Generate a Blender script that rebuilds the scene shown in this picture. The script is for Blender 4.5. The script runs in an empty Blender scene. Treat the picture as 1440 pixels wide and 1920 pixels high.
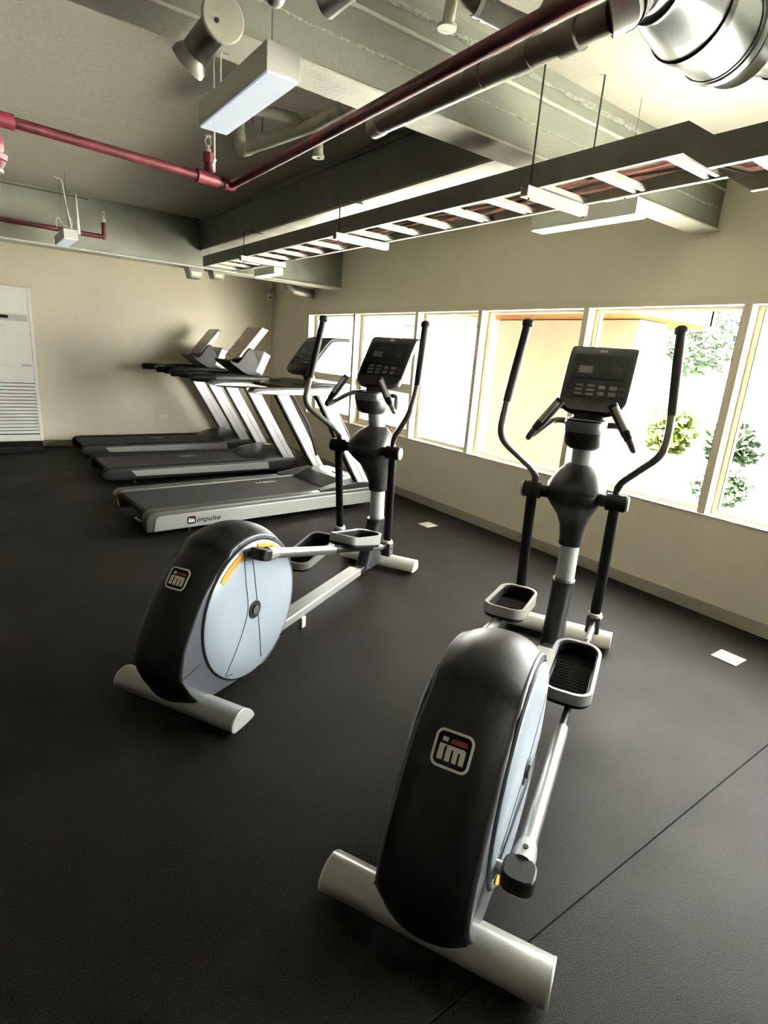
import bpy, bmesh, math, random
from mathutils import Vector, Matrix

# ------------------------------------------------------------------ camera, light, exposure
SC = bpy.context.scene
COL = SC.collection
R = math.radians
random.seed(7)

cam_d = bpy.data.cameras.new('camera')
cam = bpy.data.objects.new('camera', cam_d); COL.objects.link(cam)
cam_d.sensor_fit = 'HORIZONTAL'; cam_d.sensor_width = 36.0
cam_d.lens = 1048.68 / 1440 * 36.0
cam_d.clip_start = 0.05; cam_d.clip_end = 200
RX = Vector((0.81056485, -0.5812291, 0.07181471))
DN = Vector((-0.10131644, -0.25994359, -0.96029387))
FW = Vector((0.57681851, 0.77110444, -0.2695892))
m3 = Matrix((RX, -DN, -FW)).transposed()
cam.matrix_world = Matrix.Translation((0, 0, 1.5)) @ m3.to_4x4()
SC.camera = cam

world = bpy.data.worlds.new('overcast_sky'); SC.world = world
world.use_nodes = True
wn = world.node_tree.nodes; wl = world.node_tree.links
bg = wn['Background']
bg.inputs[0].default_value = (1.0, 0.985, 0.955, 1)
bg.inputs[1].default_value = 30.0

sun_d = bpy.data.lights.new('sun', 'SUN'); sun_d.energy = 140.0; sun_d.angle = R(3)
sun_d.color = (1.0, 0.95, 0.87)
sun = bpy.data.objects.new('sun', sun_d); COL.objects.link(sun)
sun.rotation_euler = Vector((0.50, 0.18, -0.85)).to_track_quat('-Z', 'Y').to_euler()
sun.location = (-4, -2, 12)

SC.view_settings.view_transform = 'Standard'
SC.view_settings.look = 'None'
SC.view_settings.gamma = 1.0
SC.view_settings.use_curve_mapping = False
SC.view_settings.exposure = 0.95
SC.cycles.use_denoising = True
SC.cycles.max_bounces = 12
SC.cycles.diffuse_bounces = 6
SC.cycles.transparent_max_bounces = 12
SC.cycles.sample_clamp_indirect = 8.0
SC.cycles.caustics_reflective = False
SC.cycles.caustics_refractive = False

# ------------------------------------------------------------------ materials
def mat(name, col, rough=0.5, metal=0.0, var=0.0, vscale=8.0, bump=0.0, bscale=60.0, spec=0.5,
        emit=None, estr=0.0, coat=0.0):
    m = bpy.data.materials.new(name); m.use_nodes = True
    nt = m.node_tree; b = nt.nodes['Principled BSDF']
    b.inputs['Base Color'].default_value = (*col, 1)
    b.inputs['Roughness'].default_value = rough
    b.inputs['Metallic'].default_value = metal
    b.inputs['Specular IOR Level'].default_value = spec
    b.inputs['Coat Weight'].default_value = coat
    if emit:
        b.inputs['Emission Color'].default_value = (*emit, 1)
        b.inputs['Emission Strength'].default_value = estr
    if var or bump:
        tc = nt.nodes.new('ShaderNodeTexCoord')
    if var:
        n = nt.nodes.new('ShaderNodeTexNoise'); n.inputs['Scale'].default_value = vscale
        n.inputs['Detail'].default_value = 6
        r = nt.nodes.new('ShaderNodeValToRGB')
        lo = tuple(max(0, c * (1 - var)) for c in col); hi = tuple(min(1, c * (1 + var)) for c in col)
        r.color_ramp.elements[0].position = 0.3; r.color_ramp.elements[1].position = 0.7
        r.color_ramp.elements[0].color = (*lo, 1); r.color_ramp.elements[1].color = (*hi, 1)
        nt.links.new(tc.outputs['Object'], n.inputs['Vector'])
        nt.links.new(n.outputs['Fac'], r.inputs['Fac'])
        nt.links.new(r.outputs['Color'], b.inputs['Base Color'])
    if bump:
        n2 = nt.nodes.new('ShaderNodeTexNoise'); n2.inputs['Scale'].default_value = bscale
        n2.inputs['Detail'].default_value = 4
        bp = nt.nodes.new('ShaderNodeBump'); bp.inputs['Strength'].default_value = bump
        bp.inputs['Distance'].default_value = 0.01
        nt.links.new(tc.outputs['Object'], n2.inputs['Vector'])
        nt.links.new(n2.outputs['Fac'], bp.inputs['Height'])
        nt.links.new(bp.outputs['Normal'], b.inputs['Normal'])
    return m

def floor_mat():
    m = mat('black_rubber_floor', (0.014, 0.0135, 0.0125), 0.62, spec=0.09)
    nt = m.node_tree; b = nt.nodes['Principled BSDF']
    tc = nt.nodes.new('ShaderNodeTexCoord')
    n1 = nt.nodes.new('ShaderNodeTexNoise'); n1.inputs['Scale'].default_value = 240; n1.inputs['Detail'].default_value = 3
    n2 = nt.nodes.new('ShaderNodeTexNoise'); n2.inputs['Scale'].default_value = 1.3; n2.inputs['Detail'].default_value = 5
    r1 = nt.nodes.new('ShaderNodeValToRGB')
    e = r1.color_ramp.elements
    e[0].position = 0.35; e[0].color = (0.0032, 0.0030, 0.0027, 1)
    e[1].position = 0.72; e[1].color = (0.0165, 0.0136, 0.0106, 1)
    r2 = nt.nodes.new('ShaderNodeValToRGB')
    e = r2.color_ramp.elements
    e[0].position = 0.3; e[0].color = (0.5, 0.5, 0.5, 1); e[1].position = 0.75; e[1].color = (0.68, 0.68, 0.68, 1)
    bp = nt.nodes.new('ShaderNodeBump'); bp.inputs['Strength'].default_value = 0.35; bp.inputs['Distance'].default_value = 0.004
    L = nt.links
    L.new(tc.outputs['Object'], n1.inputs['Vector']); L.new(tc.outputs['Object'], n2.inputs['Vector'])
    L.new(n1.outputs['Fac'], r1.inputs['Fac']); L.new(r1.outputs['Color'], b.inputs['Base Color'])
    L.new(n2.outputs['Fac'], r2.inputs['Fac']); L.new(r2.outputs['Color'], b.inputs['Roughness'])
    L.new(n1.outputs['Fac'], bp.inputs['Height']); L.new(bp.outputs['Normal'], b.inputs['Normal'])
    return m

def ceiling_mat():
    m = mat('painted_concrete_slab', (0.40, 0.385, 0.31), 0.55, bump=0.25, bscale=30)
    nt = m.node_tree; b = nt.nodes['Principled BSDF']
    tc = nt.nodes.new('ShaderNodeTexCoord')
    n1 = nt.nodes.new('ShaderNodeTexNoise'); n1.inputs['Scale'].default_value = 1.2; n1.inputs['Detail'].default_value = 8
    n1.inputs['Distortion'].default_value = 0.6
    r1 = nt.nodes.new('ShaderNodeValToRGB'); e = r1.color_ramp.elements
    e[0].position = 0.3; e[0].color = (0.46, 0.45, 0.37, 1)
    e[1].position = 0.66; e[1].color = (0.49, 0.475, 0.395, 1)
    x = e.new(0.74); x.color = (0.63, 0.60, 0.52, 1)
    nt.links.new(tc.outputs['Object'], n1.inputs['Vector'])
    nt.links.new(n1.outputs['Fac'], r1.inputs['Fac'])
    nt.links.new(r1.outputs['Color'], b.inputs['Base Color'])
    return m

def wood_mat():
    m = mat('wood_plank', (0.55, 0.27, 0.11), 0.8, spec=0.0)
    nt = m.node_tree; b = nt.nodes['Principled BSDF']
    tc = nt.nodes.new('ShaderNodeTexCoord'); mp = nt.nodes.new('ShaderNodeMapping')
    mp.inputs['Scale'].default_value = (14, 1.2, 14)
    n1 = nt.nodes.new('ShaderNodeTexNoise'); n1.inputs['Scale'].default_value = 2.5; n1.inputs['Detail'].default_value = 6
    r1 = nt.nodes.new('ShaderNodeValToRGB'); e = r1.color_ramp.elements
    e[0].position = 0.3; e[0].color = (0.060, 0.026, 0.009, 1); e[1].position = 0.7; e[1].color = (0.095, 0.048, 0.020, 1)
    nt.links.new(tc.outputs['Object'], mp.inputs['Vector']); nt.links.new(mp.outputs['Vector'], n1.inputs['Vector'])
    nt.links.new(n1.outputs['Fac'], r1.inputs['Fac']); nt.links.new(r1.outputs['Color'], b.inputs['Base Color'])
    return m

def glass_mat():
    m = bpy.data.materials.new('window_glass'); m.use_nodes = True
    nt = m.node_tree; nt.nodes.clear()
    out = nt.nodes.new('ShaderNodeOutputMaterial'); mx = nt.nodes.new('ShaderNodeMixShader')
    tr = nt.nodes.new('ShaderNodeBsdfTransparent'); tr.inputs[0].default_value = (0.96, 0.97, 0.95, 1)
    gl = nt.nodes.new('ShaderNodeBsdfGlossy'); gl.inputs['Roughness'].default_value = 0.02
    lw = nt.nodes.new('ShaderNodeLayerWeight'); pw = nt.nodes.new('ShaderNodeMath'); pw.operation = 'POWER'; pw.inputs[1].default_value = 5
    ma = nt.nodes.new('ShaderNodeMath'); ma.operation = 'MULTIPLY_ADD'; ma.inputs[1].default_value = 0.6; ma.inputs[2].default_value = 0.03
    nt.links.new(lw.outputs['Facing'], pw.inputs[0]); nt.links.new(pw.outputs[0], ma.inputs[0])
    nt.links.new(ma.outputs[0], mx.inputs[0]); nt.links.new(tr.outputs[0], mx.inputs[1])
    nt.links.new(gl.outputs[0], mx.inputs[2]); nt.links.new(mx.outputs[0], out.inputs[0])
    return m

M = dict(
    floor=floor_mat(), ceil=ceiling_mat(), wood=wood_mat(), glass=glass_mat(),
    wall=mat('beige_wall_paint', (0.77, 0.71, 0.57), 0.6, var=0.03, vscale=2.5, bump=0.06, bscale=120),
    wallg=mat('bounce_cut_wall_grey', (0.16, 0.15, 0.13), 0.6, var=0.05),  # unseen walls, tone darkened to cut bounce light in the room
    base=mat('taupe_baseboard', (0.36, 0.33, 0.27), 0.5, var=0.06),
    frame=mat('cream_window_frame', (0.72, 0.66, 0.53), 0.4),
    gasket=mat('dark_gasket', (0.04, 0.04, 0.04), 0.6),
    beam=mat('grey_green_beam_paint', (0.18, 0.188, 0.15), 0.45, var=0.18, vscale=3, bump=0.2, bscale=50),
    beamflange=mat('lit_underside_flange', (0.50, 0.50, 0.43), 0.45, var=0.2, vscale=5, bump=0.15, bscale=60),  # beam paint lightened: bounce light on undersides and ledges put into the colour
    weld=mat('rough_weld_seam', (0.30, 0.30, 0.25), 0.8, var=0.4, vscale=60, bump=0.8, bscale=120),
    tray=mat('olive_tray_steel', (0.13, 0.13, 0.105), 0.45, metal=0.2, var=0.1),
    galv=mat('galvanised_steel', (0.40, 0.40, 0.37), 0.34, metal=0.55, var=0.18, vscale=10),
    galvlight=mat('lit_pale_galvanised', (0.50, 0.50, 0.47), 0.4, metal=0.2, var=0.1),  # light on ladder lips and rung undersides is put into this pale tone
    duct=mat('spiral_duct_zinc', (0.30, 0.33, 0.325), 0.33, metal=0.6, var=0.2, vscale=7),
    band=mat('black_duct_band', (0.015, 0.014, 0.015), 0.4),
    pipegrey=mat('grey_painted_pipe', (0.58, 0.57, 0.47), 0.38, metal=0.2, var=0.2, vscale=9),
    pipedark=mat('dark_grey_pipe', (0.15, 0.145, 0.12), 0.35, metal=0.3, var=0.25, vscale=9),
    red=mat('red_pipe_paint', (0.075, 0.009, 0.014), 0.5, spec=0.35, var=0.5, vscale=18, bump=0.1),
    redbright=mat('red_fitting_paint', (0.14, 0.016, 0.026), 0.5, var=0.35),
    brass=mat('pale_sprinkler_metal', (0.75, 0.72, 0.62), 0.3, metal=0.7),
    cable=mat('dull_pink_cable', (0.62, 0.34, 0.30), 0.5, var=0.3, vscale=20),
    rod=mat('dark_hanger_rod', (0.05, 0.045, 0.04), 0.5, metal=0.4),
    wire=mat('white_cord', (0.85, 0.85, 0.8), 0.5),
    fixture=mat('white_fixture_case', (0.66, 0.66, 0.62), 0.4),
    diffuser=mat('lit_diffuser', (0.75, 0.80, 0.86), 0.35, emit=(0.70, 0.83, 1.0), estr=0.2),
    diffuserw=mat('lit_white_diffuser', (0.85, 0.85, 0.85), 0.35, emit=(1.0, 0.98, 0.96), estr=0.45),
    # machines
    black=mat('satin_black_plastic', (0.004, 0.004, 0.004), 0.42, spec=0.22, bump=0.05, bscale=300),
    blackgl=mat('gloss_black_panel', (0.006, 0.006, 0.006), 0.25, spec=0.12),
    dark=mat('charcoal_plastic', (0.013, 0.013, 0.0135), 0.40, spec=0.22),
    grey=mat('mid_grey_metallic', (0.085, 0.09, 0.105), 0.34, metal=0.4),
    disc=mat('pale_blue_grey_disc', (0.235, 0.275, 0.32), 0.34, metal=0.15),
    silver=mat('silver_paint', (0.29, 0.29, 0.275), 0.30, metal=0.45, bump=0.03, bscale=300),
    silverl=mat('light_silver_paint', (0.42, 0.425, 0.425), 0.34, metal=0.25),
    chrome=mat('satin_tube_metal', (0.24, 0.235, 0.23), 0.3, metal=0.85),
    tube=mat('dark_tube_metal', (0.10, 0.092, 0.085), 0.3, metal=0.6),
    champ=mat('champagne_paint', (0.50, 0.48, 0.42), 0.36, metal=0.25),
    orange=mat('orange_decal', (0.62, 0.25, 0.03), 0.4),
    white=mat('white_print', (0.60, 0.60, 0.57), 0.45),
    redp=mat('dark_red_print', (0.17, 0.008, 0.018), 0.4),
    redb=mat('red_button', (0.6, 0.01, 0.04), 0.3),
    button=mat('grey_button', (0.085, 0.085, 0.08), 0.4),
    display=mat('smoked_display', (0.009, 0.010, 0.009), 0.25, spec=0.12),
    belt=mat('running_belt', (0.011, 0.011, 0.0105), 0.7, var=0.2, vscale=80, bump=0.25, bscale=350),
    railtop=mat('olive_black_rail', (0.05, 0.05, 0.043), 0.36, metal=0.2),
    film=mat('crinkled_pink_film', (0.50, 0.39, 0.35), 0.25, var=0.3, vscale=30, bump=0.6, bscale=40),
    screen=mat('dull_grey_screen', (0.20, 0.185, 0.155), 0.25, var=0.25, vscale=6),
    acw=mat('white_appliance', (0.84, 0.84, 0.78), 0.38),
    acg=mat('grey_appliance_band', (0.50, 0.52, 0.47), 0.35),
    outlet=mat('cream_outlet', (0.90, 0.85, 0.72), 0.4),
    steelplate=mat('brushed_floor_plate', (0.36, 0.33, 0.28), 0.35, metal=0.3),
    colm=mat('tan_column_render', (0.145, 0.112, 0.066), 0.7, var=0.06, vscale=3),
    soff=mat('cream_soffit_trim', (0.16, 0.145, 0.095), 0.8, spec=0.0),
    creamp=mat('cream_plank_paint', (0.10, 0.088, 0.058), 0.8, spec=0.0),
    pave=mat('pale_paving', (0.72, 0.71, 0.67), 0.8, var=0.1, vscale=4),
    leafa=mat('yellow_green_leaf', (0.055, 0.085, 0.008), 0.5, var=0.35, vscale=5),
    leafb=mat('deep_green_leaf', (0.018, 0.036, 0.014), 0.5, var=0.35, vscale=5),
    stem=mat('brown_stem', (0.10, 0.07, 0.04), 0.8),
    stone=mat('white_planter_wall', (0.80, 0.79, 0.74), 0.7, var=0.06),
)

# ------------------------------------------------------------------ mesh helpers
class MB:
    def __init__(s):
        s.v = []; s.f = []; s.m = Matrix.Identity(4)
    def add(s, vs, fs):
        o = len(s.v)
        s.v += [tuple(s.m @ Vector(p)) for p in vs]
        s.f += [tuple(i + o for i in f) for f in fs]
        return s
    def box(s, x0, x1, y0, y1, z0, z1):
        v = [(x, y, z) for z in (z0, z1) for y in (y0, y1) for x in (x0, x1)]
        return s.add(v, [(0, 2, 3, 1), (4, 5, 7, 6), (0, 1, 5, 4), (2, 6, 7, 3), (0, 4, 6, 2), (1, 3, 7, 5)])
    def loft(s, rings, cap=True, closed=False):
        n = len(rings[0]); v = [p for r in rings for p in r]; f = []
        K = len(rings)
        for k in range(K if closed else K - 1):
            a = k * n; b = ((k + 1) % K) * n
            for i in range(n):
                j = (i + 1) % n
                f.append((a + i, a + j, b + j, b + i))
        if cap and not closed:
            f.append(tuple(range(n - 1, -1, -1)))
            f.append(tuple((K - 1) * n + i for i in range(n)))
        return s.add(v, f)
    def prism(s, poly, axis, a, b):
        def P(p, t):
            return (t, p[0], p[1]) if axis == 'x' else (p[0], t, p[1]) if axis == 'y' else (p[0], p[1], t)
        return s.loft([[P(p, a) for p in poly], [P(p, b) for p in poly]])
    def tube(s, path, r, seg=12, fillet=0.0, cap=True, ry=None):
        pts = fil(path, fillet)
        pts = [Vector(p) for p in pts]
        rr = r if isinstance(r, (list, tuple)) else [r] * len(pts)
        rings = []; up = None
        for i, p in enumerate(pts):
            t = (pts[min(i + 1, len(pts) - 1)] - pts[max(i - 1, 0)]).normalized()
            if up is None:
                up = Vector((0, 0, 1)) if abs(t.z) < 0.9 else Vector((0, 1, 0))
            u = (up - t * up.dot(t)).normalized(); w = t.cross(u); up = u
            q = rr[i]; q2 = ry if ry else q
            rings.append([tuple(p + u * (math.cos(a) * q) + w * (math.sin(a) * q2))
                          for a in [2 * math.pi * k / seg for k in range(seg)]])
        return s.loft(rings, cap)
    def cyl(s, a, b, r, seg=20, r2=None):
        return s.tube([a, b], [r, r if r2 is None else r2], seg)
    def sphere(s, c, r, seg=14, rings=8, sc=(1, 1, 1)):
        R_ = []
        for k in range(1, rings):
            t = math.pi * k / rings
            R_.append([(c[0] + sc[0] * r * math.sin(t) * math.cos(2 * math.pi * i / seg),
                        c[1] + sc[1] * r * math.sin(t) * math.sin(2 * math.pi * i / seg),
                        c[2] - sc[2] * r * math.cos(t)) for i in range(seg)])
        return s.loft(R_)
    def build(s, name, m, parent=None, bevel=0.0, seg=2, smooth=35):
        me = bpy.data.meshes.new(name)
        me.from_pydata(s.v, [], s.f); me.update()
        bm = bmesh.new(); bm.from_mesh(me)
        bmesh.ops.recalc_face_normals(bm, faces=bm.faces[:])
        bm.to_mesh(me); bm.free()
        if smooth:
            me.polygons.foreach_set('use_smooth', [True] * len(me.polygons))
            me.set_sharp_from_angle(angle=R(smooth))
        me.materials.append(M[m])
        o = bpy.data.objects.new(name, me); COL.objects.link(o)
        if parent: o.parent = parent
        if bevel:
            b = o.modifiers.new('bevel', 'BEVEL'); b.width = bevel; b.segments = seg
            b.limit_method = 'ANGLE'; b.angle_limit = R(40)
        return o

def fil(path, d, n=6):
    if d <= 0 or len(path) < 3: return list(path)
    P = [Vector(p) for p in path]; out = [P[0]]
    for i in range(1, len(P) - 1):
        a, b, c = P[i - 1], P[i], P[i + 1]
        d1 = min(d, (a - b).length * .48); d2 = min(d, (c - b).length * .48)
        p0 = b + (a - b).normalized() * d1; p2 = b + (c - b).normalized() * d2
        for k in range(n + 1):
            t = k / n
            out.append(p0 * (1 - t) ** 2 + b * (2 * t * (1 - t)) + p2 * t * t)
    out.append(P[-1])
    return out

def sring(cx, cy, z, rx, ry, e=2.5, seg=28):
    out = []
    for k in range(seg):
        a = 2 * math.pi * k / seg; c, s_ = math.cos(a), math.sin(a)
        out.append((cx + rx * math.copysign(abs(c) ** (2 / e), c), cy + ry * math.copysign(abs(s_) ** (2 / e), s_), z))
    return out

def rrect(w, h, r, n=4):
    out = []
    for sx, sy, a0 in ((1, 1, 0), (-1, 1, 90), (-1, -1, 180), (1, -1, 270)):
        for k in range(n + 1):
            a = R(a0 + 90 * k / n)
            out.append((sx * (w / 2 - r) + r * math.cos(a), sy * (h / 2 - r) + r * math.sin(a)))
    return out

def smoothpoly(pts, n=5, closed=True):
    P = [Vector(p) for p in pts]; out = []; K = len(P)
    for i in range(K if closed else K - 1):
        a, b, c, d = (P[(i - 1) % K], P[i], P[(i + 1) % K], P[(i + 2) % K]) if closed else \
                     (P[max(i - 1, 0)], P[i], P[i + 1], P[min(i + 2, K - 1)])
        for k in range(n):
            t = k / n
            out.append(0.5 * ((2 * b) + (c - a) * t + (2 * a - 5 * b + 4 * c - d) * t * t + (3 * b - a - 3 * c + d) * t ** 3))
    if not closed: out.append(P[-1])
    return [tuple(p) for p in out]

def frame(o, u, v):
    u = Vector(u).normalized(); v = Vector(v); v = (v - u * v.dot(u)).normalized(); n = u.cross(v)
    m = Matrix((u, v, n)).transposed().to_4x4(); m.translation = Vector(o)
    return m

def thing(name, label, cat, loc=(0, 0, 0), rz=0.0, group=None):
    o = bpy.data.objects.new(name, None); COL.objects.link(o)
    o.location = loc; o.rotation_euler = (0, 0, rz); o.empty_display_size = 0.1
    return tag(o, label, cat, group)
def tag(o, label, cat, group=None):
    o['label'] = label; o['category'] = cat
    if group: o['group'] = group
    return o
def struct(o):
    o['kind'] = 'structure'; return o
def lab(o, text):
    o['label'] = text; return o
def share(src, name, parent, loc=(0, 0, 0)):
    o = src.copy(); o.name = name; COL.objects.link(o); o.parent = parent; o.location = loc
    return o

def text_mesh(body, size, mtx, m, name, parent, extrude=0.0006, shear=0.0, space=1.0):
    cu = bpy.data.curves.new(name, 'FONT'); cu.body = body; cu.size = size; cu.extrude = extrude
    cu.shear = shear; cu.space_character = space; cu.align_x = 'LEFT'; cu.offset = size * 0.012
    tmp = bpy.data.objects.new(name + '_tmp', cu); COL.objects.link(tmp)
    me = bpy.data.meshes.new_from_object(tmp)
    bpy.data.objects.remove(tmp); bpy.data.curves.remove(cu)
    me.transform(mtx); me.materials.append(M[m])
    o = bpy.data.objects.new(name, me); COL.objects.link(o); o.parent = parent
    return o

def logo(parent, mtx, w, border='white', letter='white', bg='blackgl'):
    """rounded square badge with the lower case letters i m and a red bar; w = side length"""
    h = w * 0.92
    b = MB(); b.m = mtx
    b.prism(rrect(w, h, w * .2), 'z', -w * .02, 0.0008)
    badge = b.build('badge', bg, parent)
    r = MB(); r.m = mtx
    o_ = rrect(w, h, w * .2, 5); i_ = rrect(w * .87, h * .86, w * .14, 5)
    r.loft([[(*p, 0.0005) for p in o_], [(*p, 0.0016) for p in o_], [(*p, 0.0016) for p in i_], [(*p, 0.0005) for p in i_]], closed=True)
    r.build('badge_border', border, badge)
    z0, z1 = 0.0007, 0.0017
    i = MB(); i.m = mtx
    i.box(-.35 * w, -.21 * w, -.28 * w, .10 * w, z0, z1)
    i.box(-.35 * w, -.17 * w, .05 * w, .10 * w, z0, z1)
    i.box(-.31 * w, -.16 * w, .16 * w, .27 * w, z0, z1)
    i.build('letter_i', letter, badge)
    k = MB(); k.m = mtx
    k.box(-.15 * w, -.02 * w, -.28 * w, .10 * w, z0, z1)
    k.box(.035 * w, .155 * w, -.28 * w, .03 * w, z0, z1)
    k.box(.21 * w, .34 * w, -.28 * w, .0 * w, z0, z1)
    k.prism([(-.15 * w, .02 * w), (.34 * w, -.02 * w), (.34 * w, .06 * w), (.29 * w, .10 * w), (-.15 * w, .10 * w)], 'z', z0, z1)
    k.build('letter_m', letter, badge)
    d = MB(); d.m = mtx
    d.prism([(-.10 * w, .15 * w), (.35 * w, .15 * w), (.33 * w, .27 * w), (-.07 * w, .27 * w)], 'z', z0, z1)
    d.build('red_bar', 'redp', badge)
    return badge

# ------------------------------------------------------------------ room shell
XW = 3.794                                     # inner face of the window wall
def yback(x): return 8.25 + 0.13 * (XW - x)    # the far wall runs slightly askew
ZC = 2.70
fl = struct(MB().box(-3.5, 4.0, -3.5, 9.4, -0.12, -0.006).build('floor', 'floor', smooth=0))
for (a, b) in ((-3.5, -0.58), (-0.577, 0.638), (0.641, 9.3)):
    MB().box(-3.5, 3.80, a, b, -0.0062, 0.0).build('rubber_roll', 'floor', fl, bevel=0.0015, seg=1, smooth=0)
struct(MB().box(-3.7, 4.0, -3.7, 9.6, ZC, 2.95).build('ceiling', 'ceil', smooth=0))

SILL, HEAD, YA, YB = 0.647, 1.945, -2.6, 7.07
w = MB()
w.box(XW, 3.99, -3.7, 9.4, -0.12, SILL)
w.box(XW, 3.99, -3.7, 9.4, HEAD, ZC)
w.box(XW, 3.99, YB, 9.4, SILL, HEAD)
w.box(XW, 3.99, -3.7, YA, SILL, HEAD)
struct(w.build('wall_right', 'wall', smooth=0))
struct(MB().prism([(-3.6, yback(-3.6)), (XW, yback(XW)), (XW, 9.5), (-3.6, 9.5)], 'z', -0.1, ZC).build('wall_back', 'wall', smooth=0))
struct(MB().box(-3.7, -3.5, -3.7, 9.5, -0.1, ZC).build('wall_left', 'wallg', smooth=0))
struct(MB().box(-3.5, XW, -3.7, -3.5, -0.1, ZC).build('wall_front', 'wallg', smooth=0))
struct(MB().box(XW - 0.012, XW, -3.5, yback(XW), 0, 0.088).build('baseboard_right', 'base', bevel=0.003, smooth=0))
struct(MB().prism([(-3.5, yback(-3.5) - 0.012), (XW - .012, yback(XW) - 0.012), (XW - .012, yback(XW)), (-3.5, yback(-3.5))], 'z', 0, 0.088).build('baseboard_back', 'base', smooth=0))
# window casing, sill, mullions
t = MB(); t.box(XW - 0.006, XW, YA - .06, YB + .055, HEAD, HEAD + .055)
t.box(XW - 0.006, XW, YB, YB + .055, SILL, HEAD)
struct(t.build('trim_1', 'frame', smooth=0))
struct(MB().box(XW - 0.008, 3.98, YA, YB, SILL - .006, SILL + .006).build('trim_2', 'frame', bevel=0.003, smooth=0))
mul = [7.07, 5.98, 4.79, 3.877, 2.765, 1.646, 0.53, -0.55, -1.6, -2.6]
k = 3
for y in mul[1:-1]:
    struct(MB().box(XW + .002, 3.90, y - 0.05, y, SILL, HEAD).build('trim_%d' % k, 'frame', bevel=0.003, smooth=0)); k += 1
for i in range(len(mul) - 1):
    y1 = mul[i] - (0.05 if i else 0); y0 = mul[i + 1]
    f = MB(); z0, z1, d = SILL, HEAD, 0.035
    f.box(3.885, 3.93, y0, y0 + d, z0, z1); f.box(3.885, 3.93, y1 - d, y1, z0, z1)
    f.box(3.885, 3.93, y0 + d, y1 - d, z0, z0 + d); f.box(3.885, 3.93, y0 + d, y1 - d, z1 - .02, z1)
    win = struct(f.build('window_%d' % (i + 1), 'frame', bevel=0.002, seg=1, smooth=0))
    g = MB()
    for ya, yb in ((y0 + d, y0 + d + .005), (y1 - d - .005, y1 - d)): g.box(3.882, 3.912, ya, yb, z0 + d, z1 - .02)
    g.build('gasket', 'gasket', win, smooth=0)
    if i < 2:
        MB().box(3.885, 3.935, y0 + d, y1 - d, 1.15, 1.21).build('transom', 'frame', win, bevel=0.002, smooth=0)
        s_ = MB(); e = .04
        s_.box(3.89, 3.93, y0 + d, y0 + d + e, z0 + d, 1.15); s_.box(3.89, 3.93, y1 - d - e, y1 - d, z0 + d, 1.15)
        s_.box(3.89, 3.93, y0 + d + e, y1 - d - e, z0 + d, z0 + d + e); s_.box(3.89, 3.93, y0 + d + e, y1 - d - e, 1.11, 1.15)
        s_.build('sash', 'frame', win, smooth=0)
        MB().box(3.903, 3.909, y0 + d, y1 - d, 1.21, z1 - .02).build('pane', 'glass', win, smooth=0)
        MB().box(3.903, 3.909, y0 + d + e, y1 - d - e, z0 + d + e, 1.11).build('pane', 'glass', win, smooth=0)
    else:
        MB().box(3.903, 3.909, y0 + d + .005, y1 - d - .005, z0 + d, z1 - .02).build('pane', 'glass', win, smooth=0)

# ------------------------------------------------------------------ ceiling beams
def seam(y, z, x0, x1, r, axis='x'):
    b = MB(); n = int((x1 - x0) / .05); pts = []; rr = []
    for i in range(n + 1):
        x = x0 + (x1 - x0) * i / n
        pts.append((x, y, z + random.uniform(-.003, .003)) if axis == 'x' else (y, x, z)); rr.append(r * random.uniform(.6, 1.4))
    b.tube(pts, rr, 6); return b
A = thing('ceiling_beam', 'grey green beam crossing the ceiling overhead, pipes passing under it', 'beam', (0, 0, 0), group='painted ceiling beams')
MB().box(-3.5, XW, 1.90, 2.02, 2.378, ZC).build('web', 'beam', A, smooth=0)
MB().box(-3.5, XW, 1.878, 2.045, 2.368, 2.379).build('bottom_flange', 'beamflange', A, bevel=0.002, smooth=0)
MB().box(-3.5, XW, 1.888, 1.90, 2.585, 2.598).build('ledge_strip', 'beamflange', A, bevel=0.003, smooth=0)
seam(1.899, 2.49, -1.0, XW, .0045).build('weld_seam', 'weld', A)
seam(1.893, 2.655, -1.0, XW, .010).build('weld_seam', 'weld', A)
MB().box(-3.5, XW, 1.885, 1.90, 2.655, ZC).build('top_plate', 'beam', A, smooth=0)
B = thing('ceiling_beam', 'dark beam running lengthwise behind the cable ladder', 'beam', (0, 0, 0), group='painted ceiling beams')
MB().box(2.075, 2.28, 2.02, 6.28, 2.408, ZC).build('web', 'beam', B, smooth=0)
MB().box(2.06, 2.33, 2.045, 6.27, 2.396, 2.409).build('bottom_flange', 'beamflange', B, bevel=0.002, smooth=0)
MB().box(2.045, 2.075, 2.045, 6.27, 2.655, 2.672).build('ledge_strip', 'beam', B, bevel=0.003, smooth=0)
C_ = thing('ceiling_beam', 'grey green far beam with a pale ledge above the beige wall', 'beam', (0, 0, 0), group='painted ceiling beams')
MB().box(-3.5, XW, 6.28, 6.42, 2.245, ZC).build('web', 'beam', C_, smooth=0)
MB().box(-3.5, XW, 6.25, 6.46, 2.228, 2.246).build('bottom_flange', 'beamflange', C_, bevel=0.002, smooth=0)
MB().box(-3.5, 1.05, 6.272, 6.28, 2.672, 2.68).build('joint_gap', 'gasket', C_, smooth=0)

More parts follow.
